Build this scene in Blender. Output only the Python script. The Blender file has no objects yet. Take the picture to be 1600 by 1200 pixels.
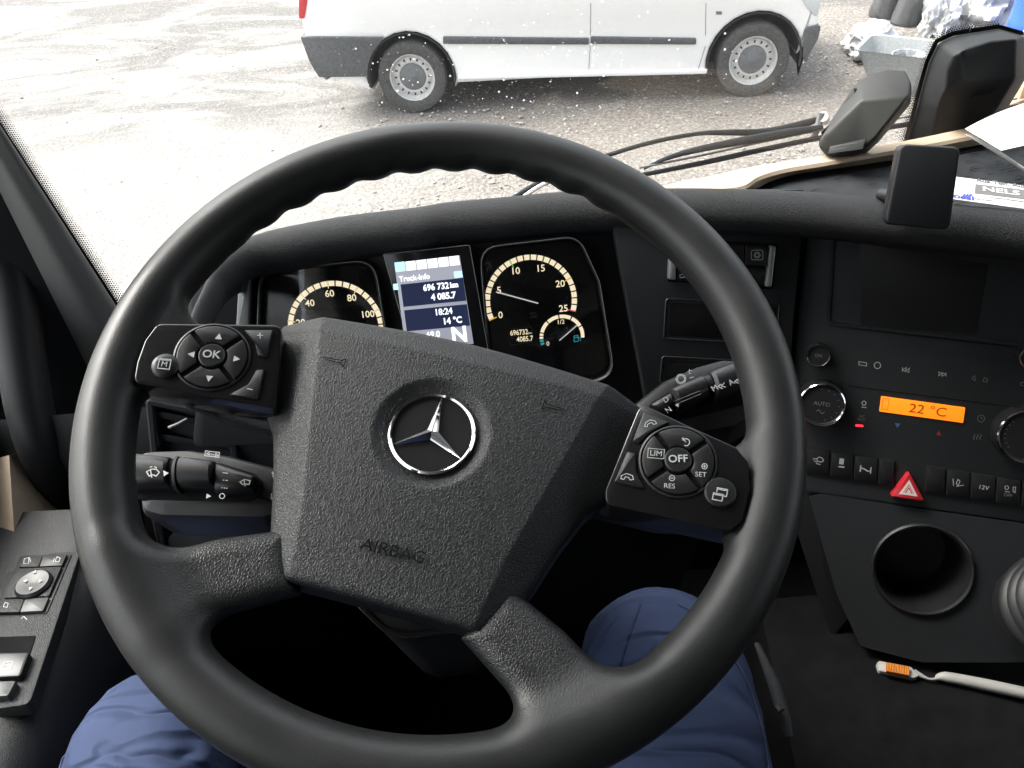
import bpy, bmesh, math, random
import numpy as np
from mathutils import Vector, Matrix, noise

random.seed(4)
sc = bpy.context.scene
COL = sc.collection
R = math.radians

# ------------------------------------------------------------------ camera, sky, sun, exposure
PITCH, ROLL, FPX = R(40.0), R(5.0), 1200.0        # looking down at the wheel; photograph is 1600 px wide
GROUND = -2.75                                     # the eye is the origin, the yard lies 2.75 m below it
_r0 = np.array([1.0, 0, 0]); _u0 = np.array([0, math.sin(PITCH), math.cos(PITCH)])
CW = np.array([0, math.cos(PITCH), -math.sin(PITCH)])
CR = _r0 * math.cos(ROLL) - _u0 * math.sin(ROLL)
CU = _u0 * math.cos(ROLL) + _r0 * math.sin(ROLL)
cam = bpy.data.cameras.new('camera'); camo = bpy.data.objects.new('camera', cam); COL.objects.link(camo)
cam.sensor_width = 36.0; cam.lens = 36.0 * FPX / 1600.0
cam.clip_start = 0.02; cam.clip_end = 2000
camo.matrix_world = Matrix(((CR[0], CU[0], -CW[0], 0), (CR[1], CU[1], -CW[1], 0), (CR[2], CU[2], -CW[2], 0), (0, 0, 0, 1)))
sc.camera = camo

SUN_EL, SUN_AZ = R(52), R(-62)                     # azimuth from +Y (ahead), negative = left
world = bpy.data.worlds.new('World'); sc.world = world; world.use_nodes = True
wn = world.node_tree.nodes; wl = world.node_tree.links
sky = wn.new('ShaderNodeTexSky'); sky.sky_type = 'NISHITA'; sky.sun_disc = False
sky.sun_elevation = SUN_EL; sky.sun_rotation = SUN_AZ
sky.dust_density = 6.0; sky.air_density = 1.2; sky.ozone_density = 0.6
bg = wn['Background']; bg.inputs[1].default_value = 0.15
hsv = wn.new('ShaderNodeHueSaturation'); hsv.inputs['Saturation'].default_value = 0.30   # overcast: a grey, even sky
wl.new(sky.outputs[0], hsv.inputs['Color']); wl.new(hsv.outputs[0], bg.inputs[0])
sun = bpy.data.lights.new('sun', 'SUN'); sun.energy = 0.9; sun.angle = R(35); sun.color = (1, 0.97, 0.92)
suno = bpy.data.objects.new('sun', sun); COL.objects.link(suno)
sdir = Vector((math.sin(SUN_AZ) * math.cos(SUN_EL), math.cos(SUN_AZ) * math.cos(SUN_EL), math.sin(SUN_EL)))
suno.rotation_euler = sdir.to_track_quat('Z', 'Y').to_euler(); suno.location = (0, 0, 20)
EXPOSURE = 2.15
sc.view_settings.view_transform = 'Standard'; sc.view_settings.look = 'None'
sc.view_settings.exposure = EXPOSURE; sc.view_settings.gamma = 1.0; sc.view_settings.use_curve_mapping = False
LIT = 2.0 ** -EXPOSURE                             # emission that shows as full white
sc.cycles.use_denoising = True; sc.cycles.use_adaptive_sampling = True; sc.cycles.adaptive_threshold = 0.02
sc.cycles.max_bounces = 6; sc.cycles.diffuse_bounces = 3; sc.cycles.glossy_bounces = 3
sc.cycles.transparent_max_bounces = 12; sc.cycles.sample_clamp_indirect = 4.0
sc.cycles.caustics_reflective = False; sc.cycles.caustics_refractive = False

# ------------------------------------------------------------------ geometry helpers
def ray(x, y): return CR * ((x - 800) / FPX) + CU * ((600 - y) / FPX) + CW
def ax(px, py, x=None, y=None, z=None):
    d = ray(px, py); t = z / d[2] if z is not None else (x / d[0] if x is not None else y / d[1]); return d * t
V = lambda *a: np.array(a, float)
def unit(v): v = np.asarray(v, float); return v / np.linalg.norm(v)

class Pl:
    """a real flat surface of the cab: origin c, normal n, axes ex, ey"""
    def __init__(s, c, n, ex=None, rot=0.0):
        s.c = np.array(c, float); s.n = unit(n)
        e = np.cross([0, 0, 1.0], s.n) if ex is None else np.array(ex, float) - s.n * np.dot(ex, s.n)
        e = unit(e); f = np.cross(s.n, e); a = R(rot)
        s.ex = e * math.cos(a) + f * math.sin(a); s.ey = np.cross(s.n, s.ex)
    def at(s, px, py, h=0.0):
        d = ray(px, py); return d * (np.dot(s.c + h * s.n, s.n) / np.dot(d, s.n))
    def uv(s, px, py, h=0.0):
        p = s.at(px, py, h) - s.c; return (float(p @ s.ex), float(p @ s.ey))
    def w(s, u, v, h=0.0): return s.c + s.ex * u + s.ey * v + s.n * h
    def shift(s, u, v, h=0): return Pl(s.w(u, v, h), s.n, s.ex)
def facing(c, e, a, rot=0.0):
    e, a = R(e), R(a); return Pl(c, (math.sin(a) * math.cos(e), -math.cos(a) * math.cos(e), math.sin(e)), rot=rot)

ORG = {}
def thing(name, label, cat, loc, group=None, kind=None):
    o = bpy.data.objects.new(name, None); COL.objects.link(o); o.empty_display_size = 0.05
    o.location = Vector(loc); ORG[o] = np.array(loc, float)
    if label: o['label'] = label
    if cat: o['category'] = cat
    if group: o['group'] = group
    if kind: o['kind'] = kind
    return o
def tag(o, label, cat, group=None):
    o['label'] = label; o['category'] = cat
    if group: o['group'] = group
    return o
def mk(name, verts, faces, mat, parent=None, smooth=False, kind=None, origin=None, label=None):
    vs = np.asarray(verts, float)
    org = ORG[parent] if parent is not None else (np.array(origin, float) if origin is not None else np.zeros(3))
    me = bpy.data.meshes.new(name)
    me.from_pydata([tuple(v) for v in (vs - org)], [], [tuple(f) for f in faces]); me.update()
    o = bpy.data.objects.new(name, me); COL.objects.link(o)
    if mat is not None: me.materials.append(mat)
    if smooth:
        me.polygons.foreach_set('use_smooth', [True] * len(me.polygons))
        if smooth == 'auto':
            me.set_sharp_from_angle(angle=R(38))
    if parent is not None: o.parent = parent
    else: o.location = Vector(org)
    ORG[o] = org
    if kind: o['kind'] = kind
    if label: o['label'] = label
    return o
def rnd(pts, r, seg=5):
    """round the corners of a 2D outline"""
    out = []; n = len(pts)
    for i in range(n):
        p0, p, p1 = (np.array(pts[(i + k) % n], float) for k in (-1, 0, 1))
        a, b = p0 - p, p1 - p; la, lb = np.linalg.norm(a), np.linalg.norm(b)
        rr = r[i] if isinstance(r, (list, tuple)) else r
        if rr <= 0: out.append(tuple(p)); continue
        a /= la; b /= lb; ang = math.acos(max(-1, min(1, float(a @ b))))
        if ang > 2.95: out.append(tuple(p)); continue
        t = min(rr / math.tan(ang / 2), la * 0.48, lb * 0.48)
        q0, q1 = p + a * t, p + b * t
        for k in range(seg + 1):
            s = k / seg; out.append(tuple((1 - s) ** 2 * q0 + 2 * s * (1 - s) * p + s * s * q1))
    return out
def area(p): return 0.5 * sum(p[i][0] * p[(i + 1) % len(p)][1] - p[(i + 1) % len(p)][0] * p[i][1] for i in range(len(p)))
def inset(pts, d):
    n = len(pts); P = [np.array(p, float) for p in pts]; sg = 1 if area(pts) > 0 else -1; out = []
    for i in range(n):
        a, b = P[i] - P[i - 1], P[(i + 1) % n] - P[i]
        a = a / (np.linalg.norm(a) + 1e-12); b = b / (np.linalg.norm(b) + 1e-12)
        na, nb = np.array([-a[1], a[0]]), np.array([-b[1], b[0]])
        m = na + nb; m = m / (np.linalg.norm(m) + 1e-12); k = max(0.35, float(m @ na))
        out.append(tuple(P[i] + m * (sg * d / k)))
    return out
def prism(pl, uv, h0, h1, b=0.0008):
    if area(uv) < 0: uv = uv[::-1]
    rings = [(uv, h0), (uv, h1 - b), (inset(uv, b * 0.3), h1 - b * 0.3), (inset(uv, b), h1)] if b > 0 else [(uv, h0), (uv, h1)]
    n = len(uv); vs = [pl.w(u, v, h) for ring, h in rings for (u, v) in ring]; fs = []
    for k in range(len(rings) - 1):
        for i in range(n): fs.append((k * n + i, k * n + (i + 1) % n, (k + 1) * n + (i + 1) % n, (k + 1) * n + i))
    fs.append(tuple(range(n))[::-1]); fs.append(tuple((len(rings) - 1) * n + i for i in range(n)))
    return vs, fs
def plate(name, pl, px, h0, h1, mat, parent=None, r=0.0, b=0.0008, uv=None, **k):
    q = uv if uv is not None else [pl.uv(x, y, h1) for x, y in px]
    if r: q = rnd(q, r)
    v, f = prism(pl, q, h0, h1, b); return mk(name, v, f, mat, parent, smooth='auto', **k)
def frame(name, pl, px, w, h0, h1, mat, parent=None, r=0.0, uv=None, b=0.0006, **k):
    """a rim running round an outline"""
    q = uv if uv is not None else [pl.uv(x, y, h1) for x, y in px]
    if r: q = rnd(q, r)
    if area(q) < 0: q = q[::-1]
    n = len(q); seq = [(q, h0), (q, h1 - b), (inset(q, b), h1), (inset(q, w - b), h1), (inset(q, w), h1 - b), (inset(q, w), h0)]
    vs = [pl.w(u, v, h) for ring, h in seq for (u, v) in ring]; fs = []
    for k2 in range(len(seq)):
        for i in range(n):
            a, c = k2 * n, ((k2 + 1) % len(seq)) * n
            fs.append((a + i, a + (i + 1) % n, c + (i + 1) % n, c + i))
    return mk(name, vs, fs, mat, parent, smooth='auto', **k)
def lathe(name, pl, cuv, prof, mat, parent=None, n=40, smooth='auto', wob=None, **k):
    vs, fs = [], []; m = len(prof)
    for i in range(n):
        a = 2 * math.pi * i / n; ca, sa = math.cos(a), math.sin(a)
        for j, (r_, h) in enumerate(prof):
            rr = r_ * (wob(a, j) if wob else 1.0); vs.append(pl.w(cuv[0] + rr * ca, cuv[1] + rr * sa, h))
    for i in range(n):
        for j in range(m - 1):
            a, b = i * m + j, ((i + 1) % n) * m + j; fs.append((a, b, b + 1, a + 1))
    if prof[0][0] > 1e-6: pass
    if prof[-1][0] > 1e-6 and k.pop('cap', True): fs.append(tuple(i * m + m - 1 for i in range(n)))
    k.pop('cap', None)
    return mk(name, vs, fs, mat, parent, smooth=smooth, **k)
def cr(pts, per=8, closed=False):
    """Catmull-Rom through points"""
    P = [np.array(p, float) for p in pts]; n = len(P); out = []
    rng = range(n) if closed else range(n - 1)
    for i in rng:
        if closed: p0, p1, p2, p3 = P[i - 1], P[i], P[(i + 1) % n], P[(i + 2) % n]
        else: p0, p1, p2, p3 = P[max(i - 1, 0)], P[i], P[i + 1], P[min(i + 2, n - 1)]
        for k in range(per):
            t = k / per
            out.append(0.5 * (2 * p1 + (p2 - p0) * t + (2 * p0 - 5 * p1 + 4 * p2 - p3) * t * t + (3 * p1 - p0 - 3 * p2 + p3) * t ** 3))
    if not closed: out.append(P[-1])
    return out
def tube(name, pts, rad, mat, parent=None, n=12, flat=None, cap=True, smooth=True, **k):
    P = [np.array(p, float) for p in pts]; m = len(P)
    rr = rad if isinstance(rad, (list, tuple, np.ndarray)) else [rad] * m
    if len(rr) != m: rr = np.interp(np.linspace(0, 1, m), np.linspace(0, 1, len(rr)), rr)
    vs, fs = [], []; up = None
    for i in range(m):
        t = unit(P[min(i + 1, m - 1)] - P[max(i - 1, 0)])
        if up is None:
            up = np.array(flat[0], float) if flat else (np.array([0, 0, 1.0]) if abs(t[2]) < 0.9 else np.array([1.0, 0, 0]))
        b = np.cross(t, up); b = unit(b); c = np.cross(b, t); up = c
        for j in range(n):
            a = 2 * math.pi * j / n; vs.append(P[i] + (b * math.cos(a) + c * math.sin(a) * (flat[1] if flat else 1.0)) * rr[i])
    for i in range(m - 1):
        for j in range(n): fs.append((i * n + j, i * n + (j + 1) % n, (i + 1) * n + (j + 1) % n, (i + 1) * n + j))
    if cap: fs.append(tuple(range(n))[::-1]); fs.append(tuple((m - 1) * n + j for j in range(n)))
    return mk(name, vs, fs, mat, parent, smooth='auto' if smooth else False, **k)
def grid(name, rows, mat, parent=None, smooth=True, closed=False, thick=None, **k):
    """a sheet through rows of points; thick = vector or distance added behind it"""
    nr, nc = len(rows), len(rows[0]); vs = [p for r_ in rows for p in r_]; fs = []
    for i in range(nr - 1):
        for j in range(nc - 1 + (1 if closed else 0)):
            fs.append((i * nc + j, i * nc + (j + 1) % nc, (i + 1) * nc + (j + 1) % nc, (i + 1) * nc + j))
    if thick is not None:
        n0 = len(vs); vs = vs + [np.array(p) + thick for p in vs]; fs2 = [tuple(n0 + i for i in f[::-1]) for f in fs]
        edge = [(0 * nc + j, j + 1) for j in range(nc - 1)] + [(j * nc + nc - 1, (j + 1) * nc + nc - 1) for j in range(nr - 1)] \
            + [((nr - 1) * nc + j + 1, (nr - 1) * nc + j) for j in range(nc - 1)] + [((j + 1) * nc, j * nc) for j in range(nr - 1)]
        fs = fs + fs2 + [(b, a, n0 + a, n0 + b) for a, b in edge]
    return mk(name, vs, fs, mat, parent, smooth='auto' if smooth else False, **k)
def box(name, lo, hi, mat, parent=None, b=0.004, **k):
    pl = Pl((0, 0, 0), (0, 0, 1), (1, 0, 0)); q = [(lo[0], lo[1]), (hi[0], lo[1]), (hi[0], hi[1]), (lo[0], hi[1])]
    v, f = prism(pl, q, lo[2], hi[2], b); return mk(name, v, f, mat, parent, smooth='auto', **k)
def strokes(name, pl, lines, w, mat, parent, h, px=True, closed=False):
    """flat printed marks: thin ribbons lying on a surface"""
    vs, fs = [], []
    for L in lines:
        q = [np.array(pl.uv(x, y, h) if px else (x, y)) for x, y in L]
        if len(q) == 1: q = [q[0] - (w / 2, 0), q[0] + (w / 2, 0)]
        m = len(q); n0 = len(vs)
        cl = np.linalg.norm(q[0] - q[-1]) < 1e-7
        for i in range(m):
            a = q[i] - q[i - 1] if (i > 0) else (q[0] - q[-2] if cl else q[1] - q[0])
            c = q[i + 1] - q[i] if i < m - 1 else (q[1] - q[0] if cl else q[-1] - q[-2])
            t = unit(unit(a + 1e-12) + unit(c + 1e-12)); nn = np.array([-t[1], t[0]])
            k = max(0.5, abs(float(nn @ np.array([-unit(a)[1], unit(a)[0]]))))
            for s in (-1, 1):
                p = q[i] + nn * s * w / 2 / k; vs.append(pl.w(p[0], p[1], h))
        for i in range(m - 1): fs.append((n0 + 2 * i, n0 + 2 * i + 2, n0 + 2 * i + 3, n0 + 2 * i + 1))
    return mk(name, vs, fs, mat, parent)
def fill(name, pl, polys, mat, parent, h, px=True):
    vs, fs = [], []
    for L in polys:
        n0 = len(vs)
        q = [(pl.uv(x, y, h) if px else (x, y)) for x, y in L]
        if area(q) < 0: q = q[::-1]
        vs += [pl.w(u, v, h) for u, v in q]; fs.append(tuple(range(n0, n0 + len(q))))
    return mk(name, vs, fs, mat, parent)
def circ(cx, cy, r, n=20, a0=0, a1=360): return [(cx + r * math.cos(R(a0 + (a1 - a0) * i / n)), cy + r * math.sin(R(a0 + (a1 - a0) * i / n))) for i in range(n + 1)]
def text(name, s, pl, uv, size, mat, parent, h=0.0003, rot=0.0, sx=1.0, ext=0.00008, align='CENTER', shear=0.0, bold=0.0):
    cu = bpy.data.curves.new(name, 'FONT'); cu.body = s; cu.size = size; cu.extrude = ext; cu.align_x = align; cu.align_y = 'CENTER'
    cu.resolution_u = 3; cu.offset = bold; cu.shear = shear
    t = bpy.data.objects.new(name + '_curve', cu); COL.objects.link(t)
    bpy.context.view_layer.update()
    me = bpy.data.meshes.new_from_object(t.evaluated_get(bpy.context.evaluated_depsgraph_get()))
    bpy.data.objects.remove(t); bpy.data.curves.remove(cu)
    ca, sa = math.cos(R(rot)), math.sin(R(rot)); org = ORG[parent]
    co = np.empty(len(me.vertices) * 3); me.vertices.foreach_get('co', co); co = co.reshape(-1, 3)
    u = uv[0] + (co[:, 0] * sx) * ca - co[:, 1] * sa; v = uv[1] + (co[:, 0] * sx) * sa + co[:, 1] * ca
    P = pl.c + np.outer(u, pl.ex) + np.outer(v, pl.ey) + np.outer(h + co[:, 2], pl.n) - org
    me.vertices.foreach_set('co', P.ravel()); me.materials.clear(); me.materials.append(mat); me.update(); me.name = name
    o = bpy.data.objects.new(name, me); COL.objects.link(o); o.parent = parent; ORG[o] = org
    return o

def surfnet(field, lo, hi, step):
    """mesh the zero surface of a distance field (smooth moulded shapes); returns verts, quads, normals"""
    ax_ = [np.arange(lo[i], hi[i] + step, step) for i in range(3)]
    X, Y, Z = np.meshgrid(*ax_, indexing='ij')
    f = field(X.ravel(), Y.ravel(), Z.ravel()).reshape(X.shape)
    ins = f < 0; nx, ny, nz = f.shape
    sl = lambda a, i, j, k: a[i:nx - 1 + i, j:ny - 1 + j, k:nz - 1 + k]
    cnt = sum(sl(ins, i, j, k).astype(np.int8) for i in (0, 1) for j in (0, 1) for k in (0, 1))
    cell = (cnt > 0) & (cnt < 8); idx = -np.ones(cell.shape, int); C3 = np.argwhere(cell); idx[cell] = np.arange(len(C3))
    acc = np.zeros((len(C3), 3)); num = np.zeros(len(C3))
    corners = [(i, j, k) for i in (0, 1) for j in (0, 1) for k in (0, 1)]
    fv = {c: f[C3[:, 0] + c[0], C3[:, 1] + c[1], C3[:, 2] + c[2]] for c in corners}
    for a in corners:
        for d in range(3):
            if a[d]: continue
            b = list(a); b[d] = 1; b = tuple(b); fa, fb = fv[a], fv[b]; m = (fa < 0) != (fb < 0)
            t = np.where(m, fa / np.where(m, fa - fb, 1), 0); p = np.tile(np.array(a, float), (len(C3), 1)); p[:, d] += t
            acc[m] += p[m]; num[m] += 1
    vs = (C3 + acc / num[:, None]) * step + np.array([a[0] for a in ax_])
    def grad(v, e=step * 0.25):
        g = np.stack([field(v[:, 0] + e * (i == 0), v[:, 1] + e * (i == 1), v[:, 2] + e * (i == 2)) - field(v[:, 0] - e * (i == 0), v[:, 1] - e * (i == 1), v[:, 2] - e * (i == 2)) for i in range(3)], 1) / (2 * e)
        return g
    for _ in range(2):
        g = grad(vs); fv_ = field(vs[:, 0], vs[:, 1], vs[:, 2]); gn = np.maximum((g ** 2).sum(1), 0.2)
        d = -(fv_ / gn)[:, None] * g; L = np.linalg.norm(d, axis=1); d *= np.minimum(1, step * 0.5 / np.maximum(L, 1e-9))[:, None]; vs = vs + d
    nrm = grad(vs, step * 0.5); nrm /= np.maximum(np.linalg.norm(nrm, axis=1), 1e-9)[:, None]
    qs = []
    for d in range(3):
        o1, o2 = [(1, 2), (2, 0), (0, 1)][d]
        s0 = [slice(None)] * 3; s1 = [slice(None)] * 3; s0[d] = slice(0, f.shape[d] - 1); s1[d] = slice(1, f.shape[d])
        A, B = ins[tuple(s0)], ins[tuple(s1)]; E = np.argwhere(A != B)
        E = E[(E[:, o1] > 0) & (E[:, o2] > 0) & (E[:, o1] < f.shape[o1] - 1) & (E[:, o2] < f.shape[o2] - 1)]
        def at(d1, d2):
            q = E.copy(); q[:, o1] += d1; q[:, o2] += d2; return idx[q[:, 0], q[:, 1], q[:, 2]]
        q = np.stack([at(-1, -1), at(0, -1), at(0, 0), at(-1, 0)], 1)
        fl = ~A[E[:, 0], E[:, 1], E[:, 2]]; q[fl] = q[fl][:, ::-1]; qs.append(q)
    return vs, np.concatenate(qs), nrm
def poly_sdf(px, py, poly):
    d = np.full(px.shape, 1e9); s = np.zeros(px.shape, bool); n = len(poly)
    for i in range(n):
        x0, y0 = poly[i]; x1, y1 = poly[(i + 1) % n]; ex_, ey_ = x1 - x0, y1 - y0
        t = np.clip(((px - x0) * ex_ + (py - y0) * ey_) / (ex_ * ex_ + ey_ * ey_ + 1e-18), 0, 1)
        d = np.minimum(d, (px - x0 - t * ex_) ** 2 + (py - y0 - t * ey_) ** 2)
        c = ((y0 <= py) & (y1 > py)) | ((y1 <= py) & (y0 > py)); xi = x0 + (py - y0) / np.where(abs(ey_) < 1e-12, 1e-12, ey_) * ex_
        s ^= c & (px < xi)
    d = np.sqrt(d); return np.where(s, -d, d)
def smin(a, b, k): h = np.clip(0.5 + 0.5 * (b - a) / k, 0, 1); return b * (1 - h) + a * h - k * h * (1 - h)
def smax(a, b, k): return -smin(-a, -b, k)
def sub_mesh(name, vs, qs, nrm, keep, pl, mat, parent):
    """part of a moulded surface, keeping its smooth normals across the joint"""
    q = qs[keep]; used, inv = np.unique(q, return_inverse=True); q = inv.reshape(q.shape)
    P = pl.c + np.outer(vs[used, 0], pl.ex) + np.outer(vs[used, 1], pl.ey) + np.outer(vs[used, 2], pl.n)
    N = np.outer(nrm[used, 0], pl.ex) + np.outer(nrm[used, 1], pl.ey) + np.outer(nrm[used, 2], pl.n)
    o = mk(name, P, q.tolist(), mat, parent, smooth=True)
    o.data.normals_split_custom_set_from_vertices([tuple(x) for x in N]); return o

# ------------------------------------------------------------------ materials
MATS = {}
def nmat(name):
    m = bpy.data.materials.new(name); m.use_nodes = True; MATS[name] = m
    return m, m.node_tree.nodes, m.node_tree.links, m.node_tree.nodes['Principled BSDF']
def mat(name, col, rough=0.5, metal=0.0, emit=0.0, grain=None, bump=0.3, dist=0.0004, mottle=0.0, spec=0.5, coat=0.0, dust=0.0, rvar=0.0):
    m, N, L, P = nmat(name); c = (*col, 1)
    P.inputs['Base Color'].default_value = c; P.inputs['Roughness'].default_value = rough; P.inputs['Metallic'].default_value = metal
    P.inputs['Specular IOR Level'].default_value = spec
    if coat: P.inputs['Coat Weight'].default_value = coat; P.inputs['Coat Roughness'].default_value = 0.08
    if emit: P.inputs['Emission Color'].default_value = c; P.inputs['Emission Strength'].default_value = emit
    tc = N.new('ShaderNodeTexCoord')
    if mottle or dust:
        nz = N.new('ShaderNodeTexNoise'); nz.inputs['Scale'].default_value = 38; nz.inputs['Detail'].default_value = 6; nz.inputs['Roughness'].default_value = 0.65
        L.new(tc.outputs['Object'], nz.inputs['Vector'])
        mx = N.new('ShaderNodeMix'); mx.data_type = 'RGBA'; k = 1 + mottle
        lo = tuple(x / k for x in col); hi = tuple(min(1, x * k + dust) for x in col)
        mx.inputs[6].default_value = (*lo, 1); mx.inputs[7].default_value = (*hi, 1)
        mp = N.new('ShaderNodeMapRange'); mp.inputs[1].default_value = 0.33; mp.inputs[2].default_value = 0.68
        L.new(nz.outputs['Fac'], mp.inputs[0]); L.new(mp.outputs[0], mx.inputs[0]); L.new(mx.outputs[2], P.inputs['Base Color'])
    if rvar:
        n2 = N.new('ShaderNodeTexNoise'); n2.inputs['Scale'].default_value = 14; n2.inputs['Detail'].default_value = 5
        L.new(tc.outputs['Object'], n2.inputs['Vector'])
        m2 = N.new('ShaderNodeMapRange'); m2.inputs[1].default_value = 0.3; m2.inputs[2].default_value = 0.7
        m2.inputs[3].default_value = rough - rvar; m2.inputs[4].default_value = rough + rvar
        L.new(n2.outputs['Fac'], m2.inputs[0]); L.new(m2.outputs[0], P.inputs['Roughness'])
    if grain:
        kind, scale = grain; bp = N.new('ShaderNodeBump'); bp.inputs['Strength'].default_value = bump; bp.inputs['Distance'].default_value = dist
        if kind == 'leather':
            wn_ = N.new('ShaderNodeTexNoise'); wn_.inputs['Scale'].default_value = scale * 0.6; wn_.inputs['Detail'].default_value = 2
            mxv = N.new('ShaderNodeMix'); mxv.data_type = 'RGBA'; mxv.blend_type = 'LINEAR_LIGHT'; mxv.inputs[0].default_value = 0.0018
            L.new(tc.outputs['Object'], wn_.inputs['Vector']); L.new(tc.outputs['Object'], mxv.inputs[6]); L.new(wn_.outputs['Color'], mxv.inputs[7])
            vo = N.new('ShaderNodeTexVoronoi'); vo.feature = 'DISTANCE_TO_EDGE'; vo.inputs['Scale'].default_value = scale
            L.new(mxv.outputs[2], vo.inputs['Vector'])
            mr = N.new('ShaderNodeMapRange'); mr.interpolation_type = 'SMOOTHSTEP'; mr.inputs[1].default_value = 0.0; mr.inputs[2].default_value = 0.32
            L.new(vo.outputs['Distance'], mr.inputs[0]); L.new(mr.outputs[0], bp.inputs['Height'])
        else:
            vo = N.new('ShaderNodeTexNoise'); vo.inputs['Scale'].default_value = scale; vo.inputs['Detail'].default_value = 3
            L.new(tc.outputs['Object'], vo.inputs['Vector']); L.new(vo.outputs['Fac'], bp.inputs['Height'])
        L.new(bp.outputs[0], P.inputs['Normal'])
    return m
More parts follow.
